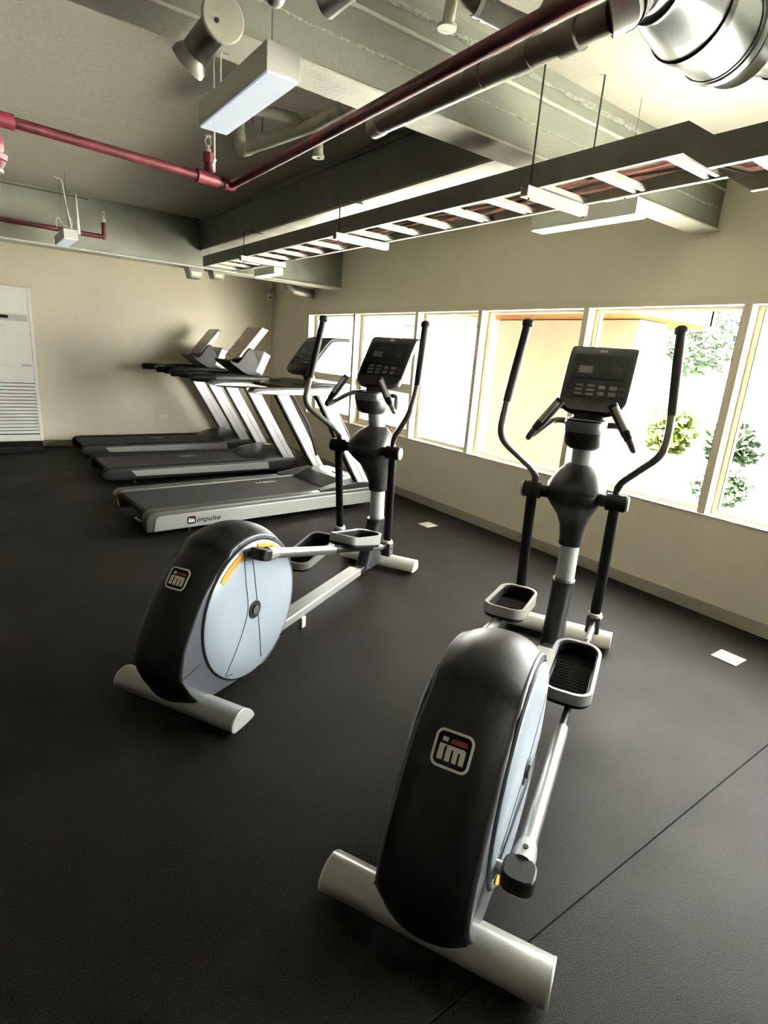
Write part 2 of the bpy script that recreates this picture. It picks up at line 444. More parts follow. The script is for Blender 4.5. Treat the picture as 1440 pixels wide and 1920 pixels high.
# ------------------------------------------------------------------ cable ladder
T = thing('cable_ladder', 'olive steel cable ladder with pale rungs hung along the window wall', 'cable tray', (0, 0, 0))
YJ0, YJ1, ZT, ZL, HR = 1.14, 1.05, 2.200, 2.140, 0.092
def zt(y): return ZT if y >= YJ0 else ZL if y <= YJ1 else ZL + (ZT - ZL) * (y - YJ1) / (YJ0 - YJ1)
ys = [-2.6, YJ1, YJ0, 5.84]
for x0, s in ((1.955, 1), (2.285, -1)):
    MB().prism([(y, zt(y)) for y in ys] + [(y, zt(y) + HR) for y in ys[::-1]], 'x', x0 - .0015, x0 + .0015).build('side_rail', 'tray', T, smooth=0)
    for dz in (0.0, HR - .003):
        lp = MB()
        for a, b in zip(ys[:-1], ys[1:]):
            xa, xb = (x0 + .0015, x0 + .018) if s > 0 else (x0 - .018, x0 - .0015)
            v = [(x, y, zt(y) + dz + q) for q in (-.0005, .003) for y in (a, b) for x in (xa, xb)]
            lp.add(v, [(0, 2, 3, 1), (4, 5, 7, 6), (0, 1, 5, 4), (2, 6, 7, 3), (0, 4, 6, 2), (1, 3, 7, 5)])
        lp.build('rail_lip', 'galvlight', T, smooth=0)
rung = None
y = 1.19 - .285 * 13
while y < 5.8:
    if not YJ1 - .04 < y < YJ0 + .02 or True:
        z = zt(y) + .004
        if rung is None:
            b = MB(); b.prism([(-.028, 0), (-.010, 0), (-.008, .010), (.008, .010), (.010, 0), (.028, 0), (.028, .020), (-.028, .020)], 'x', 1.958, 2.282)
            rung = b.build('rung', 'galvlight', T, smooth=0); rung.location = (0, y, z)
        else:
            share(rung, 'rung', T, (0, y, z))
    y += .285
for i in range(9):
    x = 2.0 + .03 * i; pts = []
    yy = -2.5; ph = random.random() * 6
    while yy < 5.8:
        pts.append((x + .014 * math.sin(yy * 5 + ph) + .008 * math.sin(yy * 13 + ph), yy, zt(yy) + .034 + .008 * math.sin(yy * 3.1 + 2 * ph) + .006 * (i % 3)))
        yy += .08
    MB().tube(pts, .0065, 6).build('cable', 'cable' if i % 3 else 'rod', T)
for yy, xs in ((1.755, (1.905, 2.262)), (3.255, (1.94, 2.262)), (4.76, (1.94, 2.262))):
    b = MB(); b.prism([(yy - .02, 2.16), (yy + .02, 2.16), (yy + .02, 2.198), (yy + .016, 2.198), (yy + .016, 2.164), (yy - .016, 2.164), (yy - .016, 2.198), (yy - .02, 2.198)], 'x', 1.90, 2.30)
    b.build('strut', 'galvlight', T, smooth=0)
    for x in (1.93, 2.302):
        if yy < 1.9: pth = [(x, yy, 2.15), (x, yy, ZC)]
        elif x < 2: pth = [(x, yy, 2.15), (x, yy, 2.388), (2.09, yy, 2.392)]
        else: pth = [(x, yy, 2.15), (x, yy, 2.398)]
        MB().tube(pth, .004, 8).build('hanger_rod', 'rod', T)

# ------------------------------------------------------------------ pendant light fixtures
def pendant(x, y, z, L, label, dif, cords):
    t = thing('pendant_light', label, 'light', (x, y, z), 0, 'box pendant lights')
    w, h = .1, .075
    MB().box(-w / 2, w / 2, 0, L, .006, h).build('housing', 'fixture', t, bevel=.0015, seg=1, smooth=0)
    MB().box(-w / 2 + .004, w / 2 - .004, .004, L - .004, 0, .0065).build('diffuser', dif, t, smooth=0)
    for cy in cords:
        MB().cyl((0, cy, h - .001), (0, cy, ZC - z), .0012, 6).build('suspension_cord', 'rod', t)
        MB().cyl((0, cy, h), (0, cy, h + .02), .005, 8).build('cord_grip', 'rod', t)
    return t
p = pendant(.772, 1.63, 2.2, .55, 'large white box pendant nearest the viewer under the ceiling beam', 'diffuser', (.08, .47))
MB().tube([(-.035, .38, .07), (-.035, .38, .19), (-.034, .381, .30)], .003, 8).build('power_cord', 'wire', p)
MB().tube([(-.035, .38, .17), (-.008, .372, .165), (.006, .37, .185)], .0022, 6).build('cord_tail', 'wire', p)
pendant(2.595, 1.66, 2.2, .61, 'white box pendant in front of the window wall beside the cable ladder', 'diffuserw', (.1, .5))
pendant(2.625, 5.57, 2.2, .50, 'small far white box pendant at the end of the cable ladder', 'diffuserw', (.08, .42))
p = pendant(.765, 5.41, 2.2, .55, 'small white box pendant at left in front of the red branch pipe', 'diffuser', (.1, .45))
MB().tube([(.03, .12, .07), (-.004, .12, .28), (-.02, .12, .44), (-.06, .12, .445), (-.07, .12, .455)], .005, 8, fillet=.02).build('power_cord', 'wire', p)
MB().tube([(-.05, .2, .07), (-.08, .2, .13), (-.05, .2, .19), (-.03, .2, .13), (.03, .2, .10), (.05, .2, .16), (.01, .2, .22)], .0025, 6, fillet=.05).build('cord_loop', 'wire', p)
MB().tube([(.075, .1, .06), (.072, .1, .12), (.07, .1, .36)], [.011, .011, .003], 8).build('pull_switch', 'wire', p)

# ------------------------------------------------------------------ red sprinkler pipes
def head(parent, x, y, z, nm='sprinkler_head'):
    b = MB()
    b.cyl((x, y, z), (x, y, z + .02), .012, 12); b.cyl((x, y, z + .02), (x, y, z + .035), .007, 10)
    for s in (-1, 1): b.tube([(x + .007 * s, y, z + .03), (x + .014 * s, y, z + .05), (x + .003 * s, y, z + .07)], .0025, 6)
    b.cyl((x, y, z + .068), (x, y, z + .072), .016, 14)
    return b.build(nm, 'brass', parent)
rp = thing('sprinkler_pipe', 'red sprinkler pipe turning a corner beneath the ceiling', 'pipe', (0, 0, 0), group='red sprinkler pipes')
MB().tube([(1.046, -2.6, 2.2), (1.047, 1.0, 2.2), (1.068, 2.78, 2.2), (.2, 2.66, 2.2), (-3.4, 2.2, 2.2)], .0185, 16, fillet=.05).build('pipe', 'red', rp)
MB().tube([(1.0, 2.772, 2.2), (.90, 2.757, 2.2)], .027, 16).build('tee', 'redbright', rp)
MB().cyl((.955, 2.765, 2.22), (.955, 2.765, 2.27), .021, 14, .018).build('riser', 'redbright', rp)
MB().cyl((.955, 2.765, 2.262), (.955, 2.765, 2.30), .024, 8).build('reducer', 'red', rp)
head(rp, .955, 2.765, 2.295)
MB().tube([(1.03, 2.776, 2.2), (1.08, 2.78, 2.2)], .025, 16).build('elbow_collar', 'redbright', rp)
MB().cyl((.985, 2.77, 2.23), (.985, 2.77, ZC), .004, 8).build('hanger_rod', 'wire', rp)
MB().tube([(.975, 2.77, 2.225), (.972, 2.77, 2.26), (.985, 2.77, 2.285)], .010, 8).build('hanger_clip', 'wire', rp)
MB().cyl((.22, 2.663, 2.2), (.15, 2.654, 2.2), .026, 16).build('coupling', 'redbright', rp)
r2 = thing('sprinkler_pipe', 'short red branch pipe ending in an upright sprinkler at far left', 'pipe', (0, 0, 0), group='red sprinkler pipes')
MB().tube([(-3.4, 5.94, 2.345), (.3, 5.98, 2.345), (1.125, 6.04, 2.345), (1.125, 6.04, 2.475)], .020, 14, fillet=.03).build('pipe', 'red', r2)
MB().sphere((1.12, 6.04, 2.347), .027, 12, 8).build('elbow', 'redbright', r2)
MB().cyl((1.125, 6.04, 2.465), (1.125, 6.04, 2.495), .021, 10).build('reducer', 'brass', r2)
head(r2, 1.125, 6.04, 2.485)
MB().cyl((-.2, 5.975, 2.36), (-.2, 5.975, ZC), .004, 8).build('hanger_rod', 'rod', r2)
rv = thing('pipe_valve', 'red valve body with a pale rim at the left edge of the photo', 'valve', (.125, 2.4, 2.03))
MB().sphere((0, 0, .03), .042, 18, 12, (1, 1, 1.2)).build('body', 'redbright', rv)
MB().cyl((0, 0, -.02), (.0, 0, .0), .045, 18, .05).build('flange', 'redbright', rv, bevel=.003)
MB().cyl((0, 0, -.045), (0, 0, -.022), .030, 18, .043).build('neck', 'red', rv)
MB().cyl((0, 0, -.055), (0, 0, -.045), .034, 18).build('rim', 'brass', rv)
MB().tube([(0, 0, .07), (0, 0, .18), (0, .222, .18)], .02, 12, fillet=.04).build('feed_pipe', 'red', rv)

# ------------------------------------------------------------------ grey pipes and duct
G = 'grey pipes under the ceiling'
sp = thing('drain_pipe', 'long grey pipe running beside the red pipe under the beam', 'pipe', (0, 0, 0), group=G)
MB().tube([(1.142, 1.735, 2.205), (1.158, 1.2, 2.21), (1.176, .90, 2.22)], .030, 20, fillet=.02).build('pipe', 'pipedark', sp)
MB().cyl((1.142, 1.74, 2.205), (1.1425, 1.69, 2.205), .033, 20).build('end_cap', 'galv', sp, bevel=.004)
for yy, q in ((1.30, .033), (1.02, .034), (1.15, .032)): MB().cyl((1.158 + (1.2 - yy) * .05, yy, 2.211), (1.159 + (1.2 - yy) * .05, yy - .05, 2.212), q, 20).build('sleeve', 'pipedark', sp)
MB().tube([(1.172, .905, 2.22), (1.19, .88, 2.232), (1.215, .885, 2.258), (1.24, .895, 2.277)], .040, 20).build('elbow', 'galv', sp)
for a, q in ((0, .043), (1, .043), (2, .044)):
    c = Vector((1.192 + a * .019, .882 + a * .006, 2.235 + a * .018)); d = Vector((.72, .2, .65)).normalized() * .004
    MB().cyl(c - d, c + d, q, 20).build('clamp_ring', 'band' if a != 1 else 'galv', sp)
dk = thing('ventilation_duct', 'fat round zinc duct with black bands at top right', 'duct', (0, 0, 0))
ax = [(1.268, .902, 2.302, .045), (1.30, .905, 2.32, .052), (1.34, .91, 2.325, .066), (1.40, .915, 2.335, .082), (1.50, .92, 2.345, .100), (1.66, .93, 2.36, .102), (1.67, .93, 2.36, .107), (1.69, .93, 2.362, .107), (1.70, .93, 2.364, .100), (1.78, .935, 2.37, .094), (1.82, .94, 2.375, .070), (1.83, .94, 2.376, .050)]
MB().tube([q[:3] for q in ax], [q[3] for q in ax], 36).build('duct_body', 'duct', dk)
for x0, x1, q in ((1.322, 1.332, .064), (1.49, 1.512, .1025), (1.652, 1.660, .1045), (1.700, 1.706, .1035)):
    z = 2.29 + (x0 - 1.22) * .18; z = 2.345 + (x0 - 1.5) * .094 if x0 > 1.45 else 2.3235
    y = .908 if x0 < 1.45 else .92 + (x0 - 1.5) * .0625
    MB().cyl((x0, y, z), (x1, y, z + .001), q, 36).build('band', 'band', dk)
MB().tube([(1.80, .94, 2.37), (1.95, .90, 2.39), (2.4, .70, 2.42), (3.0, .5, 2.46)], [.055, .05, .05, .05], 24).build('branch_duct', 'duct', dk)
MB().cyl((1.925, .91, 2.386), (1.935, .905, 2.388), .054, 24).build('band', 'band', dk)
for x in (1.6, 2.3): MB().cyl((x, .925 if x < 2 else .745, 2.42), (x, .925 if x < 2 else .745, ZC), .004, 8).build('hanger_rod', 'rod', dk)

cf = thing('pipe_elbow', 'grey elbow fitting with a round blank cap beside the large pendant', 'pipe', (0, 0, 0), group=G)
MB().cyl((.613, 1.66, 2.29), (.612, 1.645, 2.288), .054, 28).build('blank_cap', 'pipegrey', cf, bevel=.004)
for dx, dz in ((-.018, -.012), (.024, .02)): MB().cyl((.612 + dx, 1.646, 2.288 + dz), (.612 + dx, 1.642, 2.288 + dz), .005, 10).build('bolt', 'rod', cf)
MB().tube([(.613, 1.655, 2.29), (.612, 1.78, 2.29), (.602, 1.835, 2.272), (.590, 1.855, 2.255)], .036, 20, fillet=.05).build('elbow_body', 'pipedark', cf)
MB().tube([(.601, 1.842, 2.268), (.593, 1.852, 2.256), (.586, 1.862, 2.246)], [.040, .049, .049], 22).build('bell_mouth', 'pipedark', cf)
MB().cyl((.613, 1.70, 2.32), (.613, 1.70, ZC), .004, 8).build('hanger_rod', 'wire', cf)

dp = thing('drop_pipe', 'capped vertical pipe stub at the top edge right of the round cap', 'pipe', (.638, 1.4, 2.233), group=G)
MB().cyl((0, 0, .02), (0, 0, ZC - 2.233), .019, 16).build('pipe', 'pipegrey', dp)
MB().sphere((0, 0, .02), .024, 16, 10).build('round_cap', 'galv', dp)
dq = thing('drop_pipe', 'slanting tan pipe end cut by the top edge of the photo', 'pipe', (.786, 1.4, 2.295), group=G)
MB().tube([(-.005, .03, .0), (.03, -.1, .03), (.06, -.25, .16), (.06, -.25, ZC - 2.295)], .030, 18, fillet=.06).build('pipe', 'galv', dq)
wp = thing('waste_pipe', 'dark bent pipe with bright clamps beside the ring ended stub', 'pipe', (0, 0, 0), group=G)
MB().tube([(1.13, 1.33, ZC), (1.13, 1.33, 2.40), (1.235, 1.31, 2.385), (1.345, 1.27, 2.372), (1.345, 1.20, 2.44), (1.345, 1.20, ZC)], .027, 18, fillet=.05).build('pipe', 'pipedark', wp)
for x in (1.165, 1.195): MB().cyl((x, 1.323, 2.396), (x + .012, 1.32, 2.394), .031, 18).build('clamp', 'galv', wp)
ds = thing('drain_stub', 'vertical stub pipe with a bright ring end above the red pipe', 'pipe', (1.137, 1.4, 2.354), group=G)
MB().tube([(0, 0, 0), (.004, -.004, .06), (.0, 0, ZC - 2.354)], .016, 14).build('pipe', 'pipegrey', ds)
b = MB(); b.loft([[(q * math.cos(a), q * math.sin(a), z) for a in [2 * math.pi * i / 20 for i in range(20)]] for q, z in ((.026, 0), (.026, .008), (.013, .008), (.013, 0))], closed=True)
b.build('ring_flange', 'galvlight', ds)
b = MB().cyl((0, 0, .003), (0, 0, .006), .0128, 16); b.build('bore', 'rod', ds)

up = thing('overflow_pipe', 'grey pipe with elbow hung under the slab behind the beam', 'pipe', (0, 0, 0), group=G)
MB().tube([(1.31, 3.30, ZC), (1.31, 3.30, 2.50), (1.42, 2.62, 2.50), (1.43, 2.05, 2.51)], .029, 18, fillet=.06).build('pipe', 'pipegrey', up)
MB().tube([(1.318, 3.25, 2.50), (1.325, 3.21, 2.50)], .032, 18).build('collar', 'pipegrey', up)
MB().cyl((1.31, 3.30, 2.55), (1.31, 3.30, 2.585), .033, 18).build('collar', 'pipegrey', up)
MB().tube([(1.425, 2.42, 2.506), (1.426, 2.38, 2.506)], .032, 18).build('collar', 'galv', up)
MB().tube([(.98, 2.86, 2.54), (1.36, 2.74, 2.535), (1.40, 2.72, 2.52)], .023, 16).build('side_branch', 'pipegrey', up)
for x in (1.15, 1.27): MB().cyl((x, 2.806 - (x - 1.15) * .316, 2.538), (x + .008, 2.803 - (x - 1.15) * .316, 2.538), .025, 16).build('joint_ring', 'galvlight', up)
MB().tube([(1.43, 2.66, 2.56), (1.445, 2.665, 2.42), (1.447, 2.665, 2.385)], .024, 16).build('down_stub', 'pipegrey', up)
b = MB(); b.loft([[(1.447 + q * math.cos(a), 2.665 + q * math.sin(a), z) for a in [2 * math.pi * i / 20 for i in range(20)]] for q, z in ((.029, 2.375), (.029, 2.387), (.012, 2.387), (.012, 2.375))], closed=True)
b.build('ring_flange', 'galvlight', up)
MB().tube([(1.26, 3.0, 2.52), (1.26, 3.0, 2.60), (1.31, 3.0, 2.60), (1.31, 3.0, 2.52)], .004, 6).build('hanger_clip', 'galv', up)

vp = thing('vent_pipe', 'short fat pale pipe below the far beam near the corner camera', 'pipe', (0, 0, 0), group=G)
MB().tube([(3.42, 7.08, ZC), (3.42, 7.02, 2.30), (3.47, 7.0, 2.222), (XW, 7.0, 2.205)], .055, 22, fillet=.07).build('pipe', 'galv', vp)
for x in (3.50, 3.525): MB().cyl((x, 7.0, 2.2215), (x + .006, 7.0, 2.221), .058, 22).build('joint_ring', 'galv', vp)

for i, (x0, x1, z0, lb) in enumerate(((1.935, 2.105, 2.125, 'left grey tapered bracket box hanging under the far beam'), (2.185, 2.335, 2.150, 'right grey tapered bracket box hanging under the far beam'))):
    t = thing('bracket_box', lb, 'bracket', ((x0 + x1) / 2, 6.30, z0), group='grey tapered boxes under the far beam')
    w2 = (x1 - x0) / 2; h = 2.228 - z0
    MB().prism([(-w2 * .66, 0), (w2 * .66, 0), (w2, h), (-w2, h)], 'y', -.05, .1).build('body', 'pipedark', t, bevel=.006)
    MB().prism([(-w2 * .5, h * .22), (w2 * .5, h * .22), (w2 * .62, h * .62), (-w2 * .62, h * .62)], 'y', -.056, -.05).build('cover_plate', 'pipegrey', t, smooth=0)

# ------------------------------------------------------------------ small wall and floor things
c = thing('security_camera', 'small white dome camera mounted in the far corner', 'camera', (3.70, 8.12, 2.20))
MB().box(-.05, .05, -.02, .13, .06, .10).build('bracket', 'pipegrey', c, bevel=.006)
MB().cyl((0, 0, .03), (0, 0, .07), .055, 22, .062).build('mount_ring', 'acg', c)
b = MB(); b.loft([sring(0, 0, .035, .048, .048, 2), sring(0, 0, -.02, .043, .043, 2), sring(0, 0, -.045, .03, .03, 2), sring(0, 0, -.055, .012, .012, 2)]); b.build('dome', 'acw', c)
MB().sphere((-.014, -.040, -.012), .014, 12, 8).build('lens', 'blackgl', c)
MB().cyl((0, .02, .09), (0, .06, ZC - 2.2), .008, 8).build('cable', 'wire', c)
o = thing('wall_outlet', 'cream double socket low on the far wall above the treadmills', 'outlet', (2.22, yback(2.22), .415), -math.atan(.13))
MB().box(-.06, .06, -.010, 0, -.037, .037).build('plate', 'outlet', o, bevel=.004)
for x in (-.028, .028):
    MB().box(x - .016, x + .016, -.0125, -.009, -.02, .02).build('socket', 'outlet', o, bevel=.003)
for (x, y, lb) in ((3.345, 3.77, 'far brushed metal floor box lid near the skirting'), (3.305, 1.088, 'near brushed metal floor box lid right of the front elliptical')):
    o = thing('floor_box', lb, 'floor box', (x, y, 0), group='floor boxes along the window wall')
    MB().box(-.068, .068, -.068, .068, 0, .006).build('frame', 'steelplate', o, bevel=.003)
    MB().box(-.048, .048, -.055, .055, .005, .0085).build('lid', 'steelplate', o, bevel=.002)

ac = thing('air_conditioner', 'tall white floor standing air conditioner against the far wall', 'air conditioner', (.405, 8.30, 0))
b = MB(); b.box(-.29, .29, .0, .30, .13, 1.965); b.build('cabinet', 'acw', ac, bevel=.012, seg=3)
MB().box(-.285, .285, -.04, .29, 0, .055).build('plinth', 'dark', ac, bevel=.004)
MB().box(-.275, .275, .01, .29, .055, .13).build('plinth_riser', 'black', ac)
MB().box(-.245, .245, -.006, .0, 1.66, 1.915).build('outlet_panel', 'acw', ac, bevel=.004)
MB().box(-.245, .235, -.008, .0, 1.575, 1.65).build('control_band', 'acg', ac, bevel=.003)
MB().box(-.065, .04, -.011, -.007, 1.60, 1.635).build('display', 'blackgl', ac, smooth=0)
MB().box(-.15, -.02, -.008, .0, 1.512, 1.520).build('name_strip', 'acg', ac, smooth=0)
MB().box(-.262, .262, -.005, .0, 1.045, 1.545).build('front_panel', 'acw', ac, bevel=.004)
MB().box(.13, .23, -.008, -.003, 1.055, 1.075).build('latch', 'acg', ac, bevel=.003)
MB().box(-.25, .25, -.002, .02, .215, .885).build('grille_back', 'dark', ac, smooth=0)
sl = None
for i in range(16):
    z = .232 + i * .0415
    if sl is None:
        b = MB(); b.prism([(-.014, 0), (-.008, -.004), (.0, .026), (-.005, .030)], 'x', -.25, .25)
        sl = b.build('slat', 'acw', ac, smooth=0); sl.location = (0, 0, z)
    else: share(sl, 'slat', ac, (0, 0, z))
for x in (-.268, .268): MB().box(x - .018, x + .018, -.010, 0, .15, 1.94).build('side_trim', 'acw', ac, bevel=.004)

# ------------------------------------------------------------------ outside
struct(MB().box(3.99, 45, -25, 40, -.30, -.12).build('terrace_floor', 'pave', smooth=0))
sf = thing('porch_soffit', 'orange wooden plank soffit outside over the window', 'soffit', (0, 0, 0))
pl_ = {}; y = 3.6
while y < 9.5:
    m_ = 'wood' if y < 5.95 else 'creamp'
    if m_ not in pl_:
        q = MB().box(4.0, 7.4, 0, .146, 2.10, 2.12).build('plank', m_, sf, bevel=.003, seg=1, smooth=0); q.location = (0, y, 0); pl_[m_] = q
    else: share(pl_[m_], 'plank', sf, (0, y, 0))
    y += .15
MB().box(4.0, 7.45, 3.55, 9.6, 2.12, 2.4).build('roof_slab', 'soff', sf, smooth=0)
MB().box(7.4, 7.46, 3.55, 9.6, 2.07, 2.4).build('fascia', 'soff', sf, smooth=0)
cl = thing('porch_column', 'broad tan rendered column standing outside the middle panes', 'column', (6.5, 4.82, -.12))
MB().box(-.3, .3, -1.08, 1.08, 0, 2.215).build('shaft', 'colm', cl, bevel=.01)
MB().box(-.32, .32, -1.10, 1.10, 0, .12).build('plinth', 'soff', cl, bevel=.01)
p2_ = thing('porch_post', 'slim cream post outside the leftmost panes', 'column', (7.25, 9.3, -.12))
MB().box(-.1, .1, -.1, .1, 0, 2.215).build('shaft', 'soff', p2_, bevel=.01)
MB().box(-.13, .13, -.13, .13, 0, .1).build('plinth', 'soff', p2_, bevel=.01)
pw = thing('planter_wall', 'low white planter wall outside in front of the shrubs', 'planter', (9.2, 1.5, -.12))
MB().box(-.1, .1, -6, 5.5, 0, .32).build('wall', 'stone', pw, bevel=.01)
MB().box(-.14, .14, -6.03, 5.53, .32, .38).build('coping', 'stone', pw, bevel=.01)
struct(MB().box(9.31, 10.9, -4.5, 7.0, -.119, .14).build('garden_soil', 'stem', smooth=0))

def shrub(name, x, y, z, rx, rz, n, leaf, size, label, trunk, group):
    t = thing(name, label, 'tree' if trunk else 'shrub', (x, y, z), 0, group)
    b = MB()
    for _ in range(n):
        a = random.uniform(0, 6.283); u = random.uniform(-1, 1); q = random.random() ** .4
        c = Vector((math.cos(a) * math.sqrt(1 - u * u) * rx * q, math.sin(a) * math.sqrt(1 - u * u) * rx * q, trunk + rz + u * rz * q))
        d = Vector((random.uniform(-1, 1), random.uniform(-1, 1), random.uniform(-.3, 1))).normalized()
        e = d.orthogonal().normalized(); L = size * random.uniform(.6, 1.3)
        p0, p1, p2, p3 = c, c + d * L * .5 + e * L * .28, c + d * L, c + d * L * .5 - e * L * .28
        b.add([p0, p1, p2, p3], [(0, 1, 2, 3)])
    f = b.build('foliage', leaf, t, smooth=0); f['kind'] = 'stuff'
    s_ = MB()
    s_.tube([(0, 0, 0), (.02, .01, (trunk + rz) * .5), (0, 0, trunk + rz)], [.05 if trunk else .02, .04 if trunk else .015, .015], 7)
    for i in range(4):
        a = i * 1.57 + .4
        s_.tube([(0, 0, trunk + rz * .3), (math.cos(a) * rx * .6, math.sin(a) * rx * .6, trunk + rz * 1.2)], [.012, .005], 5)
    s_.build('stems', 'stem', t)
sh = [(9.95, 6.25, .34, .42, 'leafa', 'yellow green spiky shrub right of the porch column'),
      (10.05, 5.1, .36, .40, 'leafa', 'second yellow green shrub in the planter outside'),
      (9.95, 4.0, .35, .34, 'leafb', 'low deep green shrub beside the window mullion'),
      (10.0, 2.85, .38, .45, 'leafb', 'wide leafy green shrub in the rightmost pane'),
      (9.95, 1.7, .36, .42, 'leafb', 'green shrub at the right edge of the photo outside'),
      (10.1, 0.55, .36, .40, 'leafa', 'green shrub outside beyond the right edge of view')]
for x, y, rx, rz, lf, lb in sh: shrub('garden_shrub', x, y, .14, rx, rz, 1500, lf, .20, lb, 0, 'shrubs in the planter outside')
for x, y, rx, rz, lb in ((8.0, 3.25, .34, .26, 'low leafy shrub on the paving in the rightmost pane, nearer the window'), (8.0, 2.2, .38, .28, 'low leafy shrub on the paving cut by the right edge of the photo')):
    shrub('garden_shrub', x, y, -.12, rx, rz, 1300, 'leafb', .13, lb, 0, 'low shrubs standing on the paving')
for x, y, h, lb in ((19, 9.5, 1.6, 'pale distant tree above the yellow green shrubs'), (21, 6.6, 1.9, 'pale distant tree between the two right mullions'), (18, 3.2, 2.0, 'large distant tree seen in the rightmost pane')):
    shrub('garden_tree', x, y, -.12, 1.5, 1.3, 1800, 'leafb', .30, lb, h, 'distant garden trees')

# ------------------------------------------------------------------ elliptical trainers
HUB = Vector((1.641, 0, .913)); CRK = Vector((.308, 0, .368)); RC = .285
REAR = [(-.03, .075), (-.085, .15), (-.128, .232), (-.120, .288), (-.106, .344), (-.072, .409), (-.038, .465), (.003, .525), (.044, .570), (.101, .617), (.155, .655)]
ARC = [(.306 + .343 * math.cos(R(a)), .366 + .343 * math.sin(R(a))) for a in range(112, -76, -8)]
OUTL = REAR + ARC + [(.30, .055), (.18, .055)]

def rounded_strip(b, prof, th, e=4):
    """loft a curved panel: prof rows (x, z, halfwidth); thickness th behind the face"""
    n = len(prof); rings = []
    for i, (x, z, w) in enumerate(prof):
        p = Vector((x, 0, z)); a = prof[max(i - 1, 0)]; c = prof[min(i + 1, n - 1)]
        t = Vector((c[0] - a[0], 0, c[1] - a[1])).normalized()
        nrm = Vector((-t.z, 0, t.x))           # faces the user (rear and up)
        r = min(.012, th * .45); ring = []
        for (v, u) in rrect(2 * w, th, r, e):
            ring.append(tuple(p + Vector((0, 1, 0)) * v + nrm * (u - th / 2)))
        rings.append(ring)
    b.loft(rings); return b

def console(parent, prof, th, back, nm='console', silver='silverl', cols=None, face=None, marks=True):
    c = rounded_strip(MB(), prof, th).build(nm, 'black', parent)
    rounded_strip(MB(), [(x + .35 * back, z - .5 * back, w + .004) for x, z, w in prof[2:]], back).build('back_shell', silver, c)
    o, v, hw, hh = face
    f = frame(o, (0, -1, 0), v)
    def plate(u0, u1, v0, v1, n0, n1, name, m, r=.006):
        b = MB(); b.m = f @ Matrix.Translation(((u0 + u1) / 2, (v0 + v1) / 2, 0))
        b.prism(rrect(u1 - u0, v1 - v0, r, 3), 'z', n0, n1); return b.build(name, m, c)
    plate(-hw * .86, hw * .86, -hh * .16, hh * .82, -.001, .0022, 'display', 'display')
    plate(-hw * .66, -hw * .22, hh * .05, hh * .34, .002, .0029, 'readout_window', 'button', .003)
    plate(hw * .40, hw * .70, hh * .05, hh * .34, .002, .0026, 'readout_window', 'dark', .003)
    plate(-hw * .9, hw * .9, -hh * .92, -hh * .22, -.001, .0015, 'key_panel', 'blackgl', .012)
    for j in range(3):
        for i in range(2):
            u = -hw * .62 + i * hw * .36; vv = -hh * (.43 + .17 * j)
            plate(u, u + hw * .24, vv - hh * .055, vv + hh * .03, .001, .004, 'button', 'button', .004)
    for j in range(2):
        for u, s in ((.12, .20), (.44, .24), (.72, .22)):
            vv = -hh * (.47 + .24 * j)
            plate(hw * (u - .02), hw * (u + s - .02), vv - hh * .10, vv + hh * .05, .001, .004, 'button', 'button' if u < .5 else 'dark', .006)
    for u in (-.4, -.02, .28, .58):
        plate(hw * u, hw * (u + .14), hh * .55, hh * .565, .0022, .003, 'print_mark', 'button', .0005)
    for i in range(3):
        plate(-.016 + i * .012, -.010 + i * .012, hh * .93, hh * 1.02, -.001, .002, 'top_mark', 'white', .001)
    return c

def arm_rot(p, th, s):
    dx, dz = p[0] - HUB.x, p[2] - HUB.z; c, q = math.cos(th), math.sin(th)
    return (HUB.x + c * dx - q * dz, p[1] * s, HUB.z + q * dx + c * dz)

